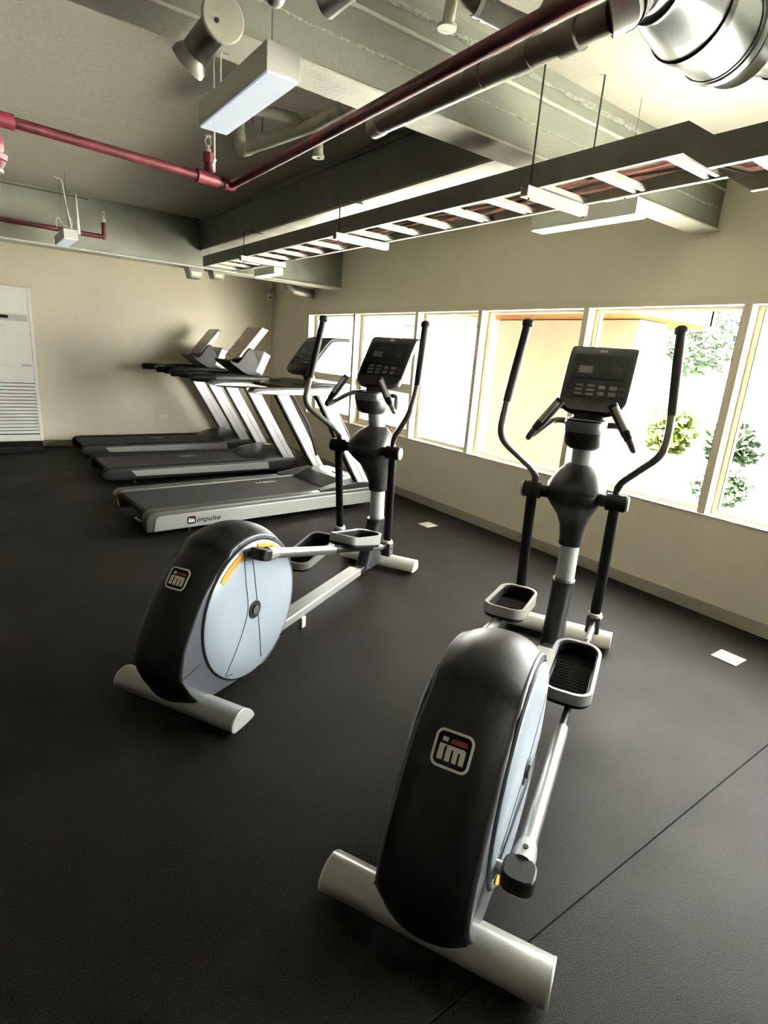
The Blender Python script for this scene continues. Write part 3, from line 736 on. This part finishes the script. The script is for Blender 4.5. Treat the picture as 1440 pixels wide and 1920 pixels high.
def elliptical(label, loc, rz, thL, thR, crank_deg, arcs):
    t = thing('elliptical_trainer', label, 'exercise machine', loc, rz, 'two black and silver elliptical trainers')
    # feet
    FT = smoothpoly([(.074, .034), (.048, .074), (.004, .101), (-.042, .092), (-.066, .060), (-.060, .030), (-.030, .021), (.045, .023)], 4)
    def oval(y0, y1, cx, grow=1.0, w=1.0):
        return MB().prism([(cx + x * w * grow, .062 + (z - .062) * grow) for x, z in FT], 'y', y0, y1)
    f = oval(-.312, .312, 0).build('rear_foot', 'silver', t)
    for s in (-1, 1):
        oval(s * .311, s * .319, 0, 1.02).build('end_cap', 'silverl', f, bevel=.002)
        MB().cyl((-.01, s * .25, 0), (-.01, s * .25, .026), .022, 14).build('foot_pad', 'black', f)
    # housing shell, crowned across its width
    W = .113; rings = []
    OS = smoothpoly(OUTL, 2)
    n = len(OS)
    for i in range(n):
        p = Vector((OS[i][0], 0, OS[i][1])); a, c = OS[i - 1], OS[(i + 1) % n]
        d = Vector((c[0] - a[0], 0, c[1] - a[1])).normalized(); nr = Vector((-d.z, 0, d.x))
        cr = .036 if p.z > .12 else .036 * max(0, (p.z - .05) / .07)
        row = []
        for k in range(13):
            y = -W + 2 * W * k / 12; q = 1 - abs(y / W) ** 2.4
            row.append(tuple(p + nr * cr * q + Vector((0, y, 0))))
        rings.append(row)
    b = MB(); v = [q for r in rings for q in r]; fc = []
    for i in range(n):
        j = (i + 1) % n
        for k in range(12): fc.append((i * 13 + k, i * 13 + k + 1, j * 13 + k + 1, j * 13 + k))
    b.add(v, fc)
    sh = b.build('housing_shell', 'black', t, smooth=50)
    # logo on the rear slope
    nrm = Vector((-.80, 0, .60)); up = Vector((.60, 0, .80))
    logo(sh, frame(Vector((.030, 0, .566)) + nrm * .0385, (0, -1, 0), up), .098)
    for s in (-1, 1):
        side = MB().prism(OUTL, 'y', s * .108, s * .124).build('side_cover', 'grey', t, bevel=.006, seg=2)
        MB().prism([(-.128, .236), (-.02, .256), (-.02, .252), (-.128, .231)], 'y', s * .1235, s * .1246).build('cover_seam', 'dark', side, smooth=0)
        for a in (105, 60, 20, -45): 
            x, z = CRK.x + .330 * math.cos(R(a)), CRK.z + .330 * math.sin(R(a))
            MB().cyl((x, s * .122, z), (x, s * .1255, z), .006, 10).build('screw', 'dark', side)
        MB().cyl((CRK.x, s * .118, CRK.z), (CRK.x, s * .1262, CRK.z), .322, 64).build('disc_gap', 'black', side)
        ca = R(crank_deg if s < 0 else crank_deg + 180)
        m_ = Matrix.Translation((CRK.x, s * .126, CRK.z)) @ Matrix.Rotation(math.pi / 2 - ca if False else 0, 4, 'Y')
        d = MB()
        rr = [(.314, .0), (.314, .006), (.308, .010), (.20, .014), (.05, .016), (.0005, .016)]
        d.loft([[(CRK.x + q * math.cos(a), s * (.126 + h), CRK.z + q * math.sin(a)) for a in [2 * math.pi * k / 64 for k in range(64)]] for q, h in rr])
        dsc = d.build('crank_disc', 'disc', t)
        def pol(r_, a): return (CRK.x + r_ * math.cos(ca + a), CRK.z + r_ * math.sin(ca + a))
        def hy(r_): 
            for (q0, h0), (q1, h1) in zip(rr[1:], rr[2:]):
                if q1 <= r_ <= q0: return s * (.1262 + h0 + (h1 - h0) * (q0 - r_) / (q0 - q1))
            return s * .142
        def groove(pts, wd=.0022):
            P = []
            for q in smoothpoly([(*q, 0) for q in pts], 6, closed=False):
                r_ = math.hypot(q[0], q[1]); P.append((CRK.x + q[0] * math.cos(ca) - q[1] * math.sin(ca), hy(r_), CRK.z + q[0] * math.sin(ca) + q[1] * math.cos(ca)))
            MB().tube(P, wd, 6).build('disc_groove', 'dark', dsc)
        k = -s   # mirror the lines on the far side
        groove([(.30, .040 * k), (.16, .045 * k), (.03, .045 * k), (-.08, .10 * k), (-.19, .19 * k), (-.215, .215 * k), (-.235, .17 * k)])
        groove([(.25, -.012 * k), (.05, -.020 * k), (-.27, -.03 * k)])
        for a0, a1 in arcs:
            q = []; N_ = 10
            for i in range(N_ + 1): q.append(pol(.302, k * R(a0 + (a1 - a0) * i / N_)))
            for i in range(N_, -1, -1): q.append(pol(.272, k * R(a0 + (a1 - a0) * i / N_)))
            MB().prism(q, 'y', s * .131, s * .1405).build('orange_arc', 'orange', dsc, smooth=0)
        MB().cyl((CRK.x, s * .139, CRK.z), (CRK.x, s * .146, CRK.z), .042, 24).build('hub_cover', 'dark', dsc, bevel=.002)
        MB().cyl((CRK.x, s * .144, CRK.z), (CRK.x, s * .152, CRK.z), .022, 6).build('hub_bolt', 'grey', dsc)
        # crank, rod and pedal
        th = thR if s < 0 else thL
        yr = s * .195
        pv = Vector((CRK.x + RC * math.cos(ca), 0, CRK.z + RC * math.sin(ca)))
        bt = Vector(arm_rot((1.695, 0, .284), th, 1)); bt.y = 0
        dr = (bt - pv).normalized(); nr = Vector((-dr.z, 0, dr.x)); Y = Vector((0, yr, 0))
        MB().cyl((pv.x, s * .136, pv.z), (pv.x, s * .175, pv.z), .017, 16).build('crank_pin', 'chrome', t)
        rod = MB().tube([pv + Y + dr * .085, pv + Y + dr * .40, pv + Y + dr * .66], .0235, 18).build('pedal_rod', 'chrome', t)
        kn = MB(); kn.m = frame(pv + Y, dr, (0, 1, 0))
        kn.prism(rrect(.085, .085, .030, 4), 'z', -.024, .024)
        kn.m = kn.m
        kn.build('rod_knuckle', 'black', rod, bevel=.006)
        cl = MB().tube([pv + Y + dr * .035, pv + Y + dr * .07, pv + Y + dr * .105], [.031, .031, .026], 18).build('rod_collar', 'silver', rod)
        MB().cyl(tuple(pv + Y + dr * .065 + nr * .030 + Vector((0, 0, 0))), tuple(pv + Y + dr * .065 + nr * .033), .008, 6).build('bolt', 'dark', rod)
        L = (bt - pv).length
        MB().tube([pv + Y + dr * .64, pv + Y + dr * (L - .03)], .019, 14, ry=.014).build('front_link', 'black', rod)
        MB().tube([pv + Y + dr * (L - .26), pv + Y + dr * (L - .10)], .021, 14, ry=.017).build('link_sleeve', 'chrome', rod)
        # pedal
        D = max(.62, min(.80, L - .56)) + .19
        D = .80 if L > 1.3 else .66
        pm = frame(pv + Vector((0, s * .175, 0)) + dr * (D + .17) + nr * .045, dr, (0, 1, 0))
        def pl2(poly, z0, z1, name, m, par, bev=.0):
            b = MB(); b.m = pm; b.prism(poly, 'z', z0, z1); return b.build(name, m, par, bevel=bev)
        o1 = rrect(.40, .19, .065, 6); o2 = rrect(.376, .166, .055, 6)
        ped = pl2(rrect(.39, .18, .06, 6), -.028, -.004, 'pedal', 'black', t, .006)
        rim = MB(); rim.m = pm; rn = len(o1)
        hgt = lambda p: .034 + .026 * max(0, p[0] / .2) ** 1.5 - .016 * math.exp(-((p[0] + .03) / .07) ** 2)
        rim.loft([[(*p, -.010) for p in o1], [(p[0], p[1], hgt(p)) for p in o1], [(p[0], p[1], hgt(p)) for p in o2], [(*p, -.006) for p in o2]], closed=True)
        rim.build('pedal_rim', 'silver' , ped)
        ir = MB(); ir.m = pm; o3 = rrect(.362, .152, .05, 6)
        ir.loft([[(*p, -.006) for p in o2], [(p[0], p[1], hgt(p) - .004) for p in o2], [(p[0], p[1], hgt(p) - .006) for p in o3], [(*p, -.006) for p in o3]], closed=True)
        ir.build('rim_lining', 'black', ped)
        for i in range(12):
            x = -.15 + i * .022; g = MB(); g.m = pm
            g.tube([(x - .006, -.07, -.001), (x + .004, 0, -.001), (x - .006, .07, -.001)], .0042, 6); g.build('tread_rib', 'dark', ped)
        # arms
        y_l = .195
        hb = (HUB.x, s * y_l, HUB.z)
        bot = arm_rot((1.695, y_l, .300), th, s)
        arm = MB().tube([hb, bot], .026, 16, ry=.019).build('swing_arm', 'black', t)
        P = [arm_rot(q, th, s) for q in ((1.645, y_l, .92), (1.641, y_l - .01, .995), (1.462, .352, 1.182), (1.535, .350, 1.335), (1.642, .321, 1.685))]
        path = fil(P, .075, 8)
        MB().tube(path, .0165, 14).build('handle_tube', 'tube', arm)
        g0 = Vector(P[3]); g1 = Vector(P[4])
        grip = MB().tube([g0, g0 + (g1 - g0) * .5, g1], [.0195, .0205, .0195], 16).build('grip', 'black', arm)
        d = (g1 - g0).normalized()
        MB().tube([g1 - d * .012, g1 - d * .004, g1 + d * .012, g1 + d * .022], [.021, .027, .027, .019], 16).build('grip_knob', 'black', arm)
        # lower joint
        jm = frame(bot, (1, 0, 0), (0, 1, 0))
        j = MB(); j.box(bot[0] - .030, bot[0] + .030, bot[1] - .034, bot[1] + .034, bot[2] - .075, bot[2] + .02)
        jo = j.build('joint_bracket', 'grey', arm, bevel=.010, seg=3)
        MB().tube([Vector(bot) + Vector((0, 0, .015)), Vector(bot) + Vector((-.002, 0, .035))], [.040, .030], 18, ry=.034).build('joint_collar', 'champ', arm, bevel=.003)
        MB().cyl((bot[0], bot[1] - s * .036, bot[2] - .02), (bot[0], bot[1] + s * .036, bot[2] - .02), .010, 12).build('joint_bolt', 'dark', jo)
        # shoulder sleeve
        MB().tube([(HUB.x, s * .12, HUB.z), (HUB.x, s * .155, HUB.z)], .030, 20).build('axle_neck', 'dark', t)
        sl_ = MB().tube([(HUB.x, s * .150, HUB.z), (HUB.x, s * .152, HUB.z), (HUB.x, s * .238, HUB.z)], [.036, .041, .041], 24).build('shoulder_sleeve', 'black', t)
        MB().tube([(HUB.x, s * .236, HUB.z), (HUB.x, s * .248, HUB.z), (HUB.x, s * .252, HUB.z)], [.036, .036, .026], 24).build('sleeve_cap', 'silverl', sl_)
        # pulse grips
        tip = (1.511, s * .241, 1.164); ge = (1.551, s * .110, 1.361)
        pg = MB().tube([(1.76, s * .05, 1.245), (1.74, s * .15, 1.262), tip, ge], .0145, 14, fillet=.055).build('pulse_handle', 'tube', t)
        a = Vector(tip) * .62 + Vector(ge) * .38; e_ = Vector(ge)
        MB().tube([Vector(tip) * .72 + Vector(ge) * .28, a], .019, 14).build('grip_sleeve', 'dark', pg)
        MB().tube([a, e_], .0215, 16).build('pulse_grip', 'dark', pg)
        q = (e_ - a).normalized(); oo = q.orthogonal().normalized()
        MB().tube([a + q * .015 + Vector((-.011, 0, .007)), e_ - q * .02 + Vector((-.011, 0, .007))], .0145, 12).build('sensor_plate', 'silver', pg)
    # base frame
    rl = MB().box(.22, 1.60, -.045, .045, .062, .112).build('rail', 'silver', t, bevel=.008, seg=3)
    MB().box(1.598, 1.606, -.044, .044, .063, .111).build('rail_cap', 'champ', rl, bevel=.003)
    MB().box(.86, .90, -.055, -.035, .0, .064).build('rail_foot', 'champ', rl, bevel=.004)
    MB().box(1.59, 1.96, -.030, .030, .055, .095).build('front_rail', 'dark', t, bevel=.006)
    ff = oval(-.285, .285, 1.995, 1, -.85).build('front_foot', 'champ', t)
    for s in (-1, 1):
        oval(s * .284, s * .291, 1.995, 1.02, -.85).build('end_cap', 'champ', ff, bevel=.002)
        MB().cyl((2.0, s * .22, 0), (2.0, s * .22, .034), .024, 14).build('foot_pad', 'black', ff)
    rg = [sring(1.80, 0, .075, .125, .058, 3.2), sring(1.82, 0, .14, .108, .056, 3.2), sring(1.86, 0, .27, .082, .055, 3), sring(1.885, 0, .362, .068, .057, 2.6), sring(1.887, 0, .375, .068, .058, 2.4), sring(1.888, 0, .395, .066, .058, 2.4)]
    pb = MB().loft(rg).build('post_base', 'dark', t)
    MB().loft([sring(1.902, 0, .385, .050, .050, 2), sring(1.886, 0, .62, .050, .050, 2)]).build('lower_post', 'silverl', t)
    sh2 = [sring(1.886, 0, .598, .060, .060, 2.4), sring(1.875, 0, .65, .064, .060, 2.4), sring(1.855, 0, .715, .074, .066, 2.5), sring(1.815, 0, .785, .105, .086, 2.5), sring(1.765, 0, .845, .145, .115, 2.6), sring(1.735, 0, .89, .165, .135, 2.7), sring(1.735, 0, .925, .165, .138, 2.8), sring(1.738, 0, .936, .160, .136, 2.8)]
    MB().loft(sh2).build('shoulder_shroud', 'dark', t, smooth=60)
    sh3 = [sring(1.738, 0, .937, .162, .138, 2.7), sring(1.742, 0, .955, .160, .137, 2.6), sring(1.755, 0, .985, .138, .120, 2.4), sring(1.772, 0, 1.015, .107, .100, 2.2), sring(1.79, 0, 1.038, .076, .076, 2), sring(1.797, 0, 1.048, .062, .062, 2)]
    MB().loft(sh3).build('shroud_cap', 'dark', t, smooth=60)
    MB().loft([sring(1.805, 0, 1.03, .054, .054, 2), sring(1.755, 0, 1.175, .054, .054, 2)]).build('upper_post', 'silverl', t)
    cup = MB().loft([sring(1.715, 0, 1.135, .070, .062, 2.6), sring(1.700, 0, 1.155, .092, .083, 2.6), sring(1.688, 0, 1.215, .102, .094, 2.7), sring(1.686, 0, 1.222, .100, .092, 2.7)]).build('cup_holder', 'dark', t, smooth=50)
    MB().loft([sring(1.686, 0, 1.220, .104, .096, 2.7), sring(1.680, 0, 1.262, .104, .096, 2.7), sring(1.678, 0, 1.272, .100, .092, 2.7)]).build('cup_band', 'grey', cup, smooth=50)
    MB().loft([sring(1.678, 0, 1.270, .101, .093, 2.7), sring(1.677, 0, 1.278, .099, .091, 2.7), sring(1.677, 0, 1.276, .086, .078, 2.7), sring(1.680, 0, 1.235, .078, .070, 2.7), sring(1.680, 0, 1.233, .01, .01, 2)], cap=False).build('cup_well', 'blackgl', cup, smooth=50)
    MB().loft([sring(1.755, 0, 1.24, .045, .062, 3), sring(1.765, 0, 1.29, .040, .075, 3), sring(1.79, 0, 1.35, .030, .075, 3), sring(1.83, 0, 1.40, .022, .07, 3)]).build('console_neck', 'black', t)
    prof = [(1.722, 1.315, .085), (1.735, 1.323, .118), (1.752, 1.337, .143), (1.775, 1.363, .156), (1.82, 1.422, .158), (1.87, 1.486, .159), (1.92, 1.548, .160), (1.952, 1.586, .160), (1.975, 1.606, .160), (2.005, 1.616, .160), (2.05, 1.618, .160)]
    console(t, prof, .030, .026, face=(Vector((1.865, 0, 1.480)), (.10, 0, .128), .150, .150))
    return t

elliptical('front elliptical trainer at right, right pedal low, facing the windows', (.86, .80, 0), .491, R(2.25), R(-1.37), 199, ((14, 34),))
elliptical('elliptical trainer left of centre showing its pale round crank disc', (.591, 2.118, 0), .525, R(3.1), R(-3.1), 96, ((9, 41), (-47, -10)))

# ------------------------------------------------------------------ treadmills
def rail_loft(y0, y1, z0, zpts, r):
    """rounded box running along x; zpts rows (x, zlow, zhigh)"""
    b = MB(); rings = []
    for x, a, c in zpts:
        rings.append([(x, (y0 + y1) / 2 + u, (a + c) / 2 + v) for u, v in rrect(abs(y1 - y0), c - a, min(r, (c - a) * .49, abs(y1 - y0) * .49), 4)])
    return b.loft(rings)

def upright(parent, y, x0, z0, x1, z1, wx, wy, dark_edge=True):
    b = MB(); q = []
    for tt in [0, .08, .2, 1]:
        bow = .03 * (1 - tt) ** 3
        q.append((x0 + (x1 - x0) * tt + bow, z0 + (z1 - z0) * tt))
    poly = [(x - wx / 2, z) for x, z in q] + [(x + wx / 2, z) for x, z in q[::-1]]
    u = b.prism(poly, 'y', y - wy / 2, y + wy / 2).build('upright', 'silverl', parent, bevel=.006)
    e = MB(); poly = [(x - wx / 2 - .010, z) for x, z in q] + [(x - wx / 2 + .002, z) for x, z in q[::-1]]
    e.prism(poly, 'y', y - wy / 2 + .006, y + wy / 2 - .006).build('upright_trim', 'dark', u)
    e = MB(); poly = [(x + wx * .02, z) for x, z in q] + [(x + wx * .10, z) for x, z in q[::-1]]
    e.prism(poly, 'y', y - wy / 2 - .0012, y - wy / 2 + .002).build('upright_crease', 'silver', u)
    return u

def belt(parent, x0, x1, w, zt, zb):
    r = (zt - zb) / 2; zc = (zt + zb) / 2
    poly = [(x0 + r + r * math.cos(R(a)), zc + r * math.sin(R(a))) for a in range(90, 271, 20)] + [(x1, zb), (x1, zt)]
    return MB().prism(poly, 'y', -w, w).build('running_belt', 'belt', parent)

def marks(parent, x, y, z, s=1.0):
    for i, (a, b) in enumerate(((-.105, -.090), (-.070, -.045), (-.030, .050), (.062, .082), (.098, .110))):
        MB().box(x + a * s, x + b * s, y - .018, y + .018, z - .0005, z + .0006).build('belt_mark', 'white', parent, smooth=0)

# near treadmill, full silver side panels
t = thing('treadmill', 'nearest treadmill with full silver side panel and lettering', 'exercise machine', (.952, 4.765, 0), R(4.5), 'row of treadmills facing the windows')
for s in (-1, 1):
    rl = rail_loft(s * .335, s * .445, 0, [(0, .055, .165), (.008, .05, .190), (.03, .05, .208), (.07, .05, .216), (2.15, .05, .216), (2.2, .05, .210)], .016).build('side_rail', 'railtop', t)
    MB().prism([(.045, .058), (2.20, .058), (2.20, .178), (.10, .178), (.075, .172), (.062, .155)], 'y', s * .442, s * .452).build('side_panel', 'silver', rl, bevel=.005)
    MB().box(2.195, 2.215, s * .34, s * .446, .06, .20).build('rail_end', 'dark', rl, bevel=.004)
    MB().cyl((-.0015, s * .40, .135), (.002, s * .40, .135), .006, 10).build('screw', 'dark', rl)
    MB().cyl((2.02, s * .30, .045), (2.02, s * .37, .045), .045, 20).build('wheel', 'black', t, bevel=.006)
    MB().box(1.92, 2.08, s * .30 - .02, s * .30 + .02, .035, .07).build('caster_arm', 'black', t, bevel=.006)
    MB().cyl((.35, s * .36, 0), (.35, s * .36, .055), .022, 14).build('levelling_foot', 'black', t)
    # foot wedge
    wd = MB(); wd.loft([[(1.62, s * .335, .214), (1.60, s * .42, .214), (1.60, s * .425, .224), (1.63, s * .335, .226)],
                        [(1.80, s * .325, .214), (1.80, s * .437, .214), (1.80, s * .44, .256), (1.80, s * .33, .262)],
                        [(2.0, s * .32, .214), (2.0, s * .44, .214), (2.0, s * .44, .276), (2.0, s * .33, .290)],
                        [(2.17, s * .32, .214), (2.17, s * .44, .214), (2.17, s * .44, .262), (2.17, s * .33, .272)]])
    wd.build('foot_wedge', 'dark', t, bevel=.004)
MB().box(.10, 2.1, -.34, .34, .075, .15).build('deck', 'black', t, bevel=.004)
belt(t, .03, 1.80, .325, .197, .150)
MB().tube([(.012, -.345, .125), (-.012, -.30, .118), (-.014, -.22, .120)], .010, 12).build('roller_guard', 'silverl', t)
MB().prism([(.345, .075), (.345, .175), (.26, .085)], 'x', .003, .008).build('warning_sticker', 'orange', t, smooth=0)
MB().cyl((.002, .325, .105), (.0015, .325, .105), .010, 12).build('sticker_mark', 'dark', t)
marks(t, 1.36, .20, .1972)
hd = MB().loft([[(1.74, -.33, .15), (1.74, .33, .15), (1.74, .33, .202), (1.74, -.33, .202)], [(1.92, -.33, .15), (1.92, .33, .15), (1.92, .33, .275), (1.92, -.33, .275)],
                [(2.06, -.33, .10), (2.06, .33, .10), (2.06, .33, .296), (2.06, -.33, .296)], [(2.20, -.33, .08), (2.20, .33, .08), (2.20, .33, .285), (2.20, -.33, .285)], [(2.24, -.31, .08), (2.24, .31, .08), (2.24, .31, .22), (2.24, -.31, .22)]]).build('motor_hood', 'railtop', t, bevel=.010, seg=3)
MB().loft([[(1.755, -.30, .207), (1.755, .30, .207), (1.755, .30, .212), (1.755, -.30, .212)], [(1.915, -.30, .27), (1.915, .30, .27), (1.915, .30, .279), (1.915, -.30, .279)]]).build('hood_slope', 'dark', hd)
MB().box(2.03, 2.10, -.20, .02, .294, .2985).build('hood_label', 'white', hd, smooth=0)
for y in (-.395, .395):
    u = upright(t, y, 2.11, .212, 1.585, 1.12, .135, .075)
    if y > 0: MB().box(1.575, 1.625, y - .0405, y - .037, 1.035, 1.065).build('red_tag', 'redb', u, bevel=.001)
    hr = MB().prism(smoothpoly([(.90, 1.118), (.905, 1.150), (1.0, 1.156), (1.4, 1.166), (1.70, 1.180), (1.88, 1.160), (1.89, 1.115), (1.40, 1.108)], 3), 'y', y - .045, y + .045).build('handrail', 'silver', t, bevel=.008)
    MB().prism(smoothpoly([(.893, 1.125), (.895, 1.158), (1.0, 1.166), (1.4, 1.178), (1.68, 1.192), (1.70, 1.18), (1.40, 1.160), (1.0, 1.142)], 3), 'y', y - .047, y + .047).build('rail_cover', 'black', hr, bevel=.006)
    MB().tube([(1.60, y * .93, 1.10), (1.72, y * .9, 1.07), (1.95, y * .9, .72), (2.06, y * .9, .40)], .012, 10, fillet=.08).build('cable_tube', 'dark', t)
ds_ = MB().loft([[(1.30, -.36, 1.135), (1.30, .36, 1.135), (1.30, .36, 1.165), (1.30, -.36, 1.165)], [(1.62, -.36, 1.13), (1.62, .36, 1.13), (1.62, .36, 1.215), (1.62, -.36, 1.215)], [(1.80, -.36, 1.13), (1.80, .36, 1.13), (1.80, .36, 1.21), (1.80, -.36, 1.21)], [(1.86, -.36, 1.14), (1.86, .36, 1.14), (1.86, .36, 1.17), (1.86, -.36, 1.17)]]).build('dash', 'dark', t, bevel=.012, seg=3)
for y in (-.22, .22): MB().loft([sring(1.50, y, 1.190, .10, .07, 3), sring(1.50, y, 1.197, .095, .065, 3)]).build('cup_recess', 'blackgl', ds_)
MB().loft([sring(1.72, 0, 1.205, .045, .075, 3), sring(1.69, 0, 1.26, .035, .07, 3), sring(1.66, 0, 1.33, .03, .07, 3), sring(1.68, 0, 1.40, .02, .06, 3)]).build('console_stem', 'grey', t)
prof = [(1.575, 1.262, .12), (1.560, 1.280, .165), (1.556, 1.305, .185), (1.572, 1.345, .190), (1.64, 1.430, .192), (1.72, 1.530, .194), (1.775, 1.592, .195), (1.805, 1.612, .195), (1.86, 1.621, .195), (2.02, 1.622, .195)]
console(t, prof, .030, .050, silver='silver', face=(Vector((1.672, 0, 1.470)), (.08, 0, .10), .175, .155))
# lettering on the near side panel
ys_ = -.4523
sm = frame((.345, ys_, .118), (1, 0, 0), (0, 0, 1))
sp_ = [o for o in t.children if o.name.startswith('side_rail')][0]
lg = logo(sp_, sm, .068, border='blackgl', letter='white', bg='blackgl')
tm = frame((.385, ys_, .094), (1, 0, 0), (0, 0, 1))
text_mesh('impulse', .062, tm, 'blackgl', 'lettering', sp_, extrude=.0008, shear=.28, space=1.05)

def treadmill_b(label, loc, rz, hw, film):
    t = thing('treadmill', label, 'exercise machine', loc, rz, 'row of treadmills facing the windows')
    for s in (-1, 1):
        rl = rail_loft(s * (hw - .10), s * hw, 0, [(0, .10, .150), (.012, .075, .178), (.04, .06, .194), (.10, .05, .200), (1.75, .05, .206), (2.10, .05, .215), (2.14, .07, .2)], .035).build('side_rail', 'dark', t)
        MB().prism([(.26, .158), (.31, .095), (1.82, .085), (1.80, .165)], 'y', s * (hw - .004), s * (hw + .004)).build('side_strip', 'silver', rl, bevel=.002)
        MB().cyl((.30, s * (hw - .07), 0), (.30, s * (hw - .07), .06), .02, 12).build('levelling_foot', 'black', t)
        MB().cyl((2.0, s * (hw - .10), .04), (2.0, s * (hw - .05), .04), .04, 18).build('wheel', 'black', t)
        u = upright(t, s * (hw - .045), 2.06, .20, 1.58, 1.06, .150, .07)
        for zz, xx in ((.99, 1.59), (.99, 1.65), (.93, 1.64)): MB().cyl((xx, s * (hw - .045) - .036, zz), (xx, s * (hw - .045) - .0345, zz), .006, 8).build('bolt', 'dark', u)
        hr = MB().tube([(.90, s * (hw - .04), 1.118), (.92, s * (hw - .04), 1.125), (1.28, s * (hw - .04), 1.128)], [.030, .041, .041], 16).build('handrail', 'black', t)
        rail_loft(s * (hw - .095), s * (hw + .005), 0, [(1.17, 1.07, 1.160), (1.20, 1.035, 1.170), (1.45, 1.025, 1.175), (1.78, 1.03, 1.170), (1.84, 1.07, 1.15)], .03).build('rail_housing', 'dark', hr)
    MB().box(.10, 2.08, -hw + .09, hw - .09, .075, .15).build('deck', 'black', t, bevel=.004)
    belt(t, .03, 1.72, hw - .105, .184, .140)
    marks(t, 1.0, .12, .1842, .8)
    hd = MB().loft([sring(1.95, 0, .15, .36, hw - .005, 6, 36), sring(1.95, 0, .20, .355, hw - .005, 5, 36), sring(1.97, 0, .255, .29, hw - .06, 4, 36), sring(1.99, 0, .292, .20, hw - .13, 3, 36), sring(2.0, 0, .300, .10, hw - .22, 3, 36)]).build('motor_hood', 'dark', t, smooth=50)
    MB().box(1.97, 2.03, .02, .14, .298, .303).build('hood_label', 'white', hd, smooth=0)
    MB().loft([[(1.50, -hw + .08, 1.10), (1.50, hw - .08, 1.10), (1.50, hw - .08, 1.135), (1.50, -hw + .08, 1.135)], [(1.70, -hw + .08, 1.09), (1.70, hw - .08, 1.09), (1.70, hw - .08, 1.17), (1.70, -hw + .08, 1.17)], [(1.84, -hw + .08, 1.10), (1.84, hw - .08, 1.10), (1.84, hw - .08, 1.15), (1.84, -hw + .08, 1.15)]]).build('dash', 'black', t, bevel=.012)
    # console: black tray with upturned lip, silver speaker box, tilted screen
    tr = MB().prism(smoothpoly([(1.385, 1.305), (1.40, 1.325), (1.44, 1.30), (1.50, 1.31), (1.60, 1.44), (1.66, 1.455), (1.74, 1.30), (1.72, 1.17), (1.60, 1.165), (1.47, 1.24)], 3), 'y', -.235, .235).build('console', 'black', t, bevel=.008)
    bx = MB(); bx.m = frame((1.79, 0, 1.30), (.42, 0, .90), (0, 1, 0))
    bx.prism(rrect(.27, .49, .03, 4), 'z', -.045, .055)
    bx.build('speaker_box', 'silverl', tr, bevel=.015, seg=3)
    for y in (-.2465,): MB().cyl((1.79, y, 1.31), (1.79, y + .004, 1.31), .008, 10).build('screw', 'dark', tr)
    sc = MB(); f = frame((1.655, 0, 1.500), (0, -1, 0), (.285, 0, .34)); sc.m = f
    sc.prism(rrect(.40, .44, .05, 5), 'z', -.030, .018)
    so = sc.build('screen_case', 'silverl', t, bevel=.010, seg=3)
    p = MB(); p.m = f
    p.prism(rrect(.375, .415, .04, 5), 'z', .012, .0195); p.build('screen_glass', 'screen', so, smooth=0)
    if not film:
        p = MB(); p.m = f; p.prism(rrect(.30, .07, .01, 3), 'z', .019, .0205)
        p.m = f @ Matrix.Translation((0, -.06, 0)); p.v = []; p.f = []; p.prism(rrect(.30, .06, .01, 3), 'z', .019, .0205); p.build('screen_band', 'dark', so, smooth=0)
        p = MB(); p.m = f @ Matrix.Translation((-.12, -.185, 0)); p.prism(rrect(.06, .03, .012, 3), 'z', .019, .0215); p.build('screen_button', 'dark', so)
    else:
        rr = random.Random(4); b = MB(); b.m = f; rows = []
        N_ = 18
        for i in range(N_ + 1):
            row = []
            v = -.26 + .50 * i / N_
            w_ = .205 if v > -.18 else .205 * max(.25, 1 - ((-.18 - v) / .09) ** 2)
            for k in range(N_ + 1):
                u = -w_ + 2 * w_ * k / N_
                row.append((u + rr.uniform(-.003, .003), v + rr.uniform(-.004, .004), .026 + rr.uniform(-.006, .007)))
            rows.append(row)
        vv = [q for r_ in rows for q in r_]; n_ = N_ + 1
        b.add(vv, [(i * n_ + k, i * n_ + k + 1, (i + 1) * n_ + k + 1, (i + 1) * n_ + k) for i in range(N_) for k in range(N_)])
        fo = b.build('protective_film', 'film', so, smooth=0)
        so2 = fo.modifiers.new('thickness', 'SOLIDIFY'); so2.thickness = .002
        b = MB(); b.m = f
        for sx in (-1, 1):
            rows = []
            for i in range(11):
                v = -.20 + .44 * i / 10
                rows.append([(sx * .208 + rr.uniform(-.003, .004), v, .026), (sx * .212 + rr.uniform(-.004, .004), v + .012, -.01), (sx * .206 + rr.uniform(-.004, .004), v + (.03 if i == 10 else .015), -.048)])
            b.add([q for r_ in rows for q in r_], [(i * 3 + k, i * 3 + k + 1, i * 3 + k + 4, i * 3 + k + 3) for i in range(10) for k in range(2)])
        fe = b.build('film_flap', 'white', so, smooth=0)
        so3 = fe.modifiers.new('thickness', 'SOLIDIFY'); so3.thickness = .002
    return t
treadmill_b('middle treadmill, its screen wrapped in crinkled pinkish film', (1.0, 6.50, 0), R(1.0), .385, True)
treadmill_b('farthest treadmill by the beige wall with a bare grey screen', (1.01, 7.90, 0), R(.5), .375, False)
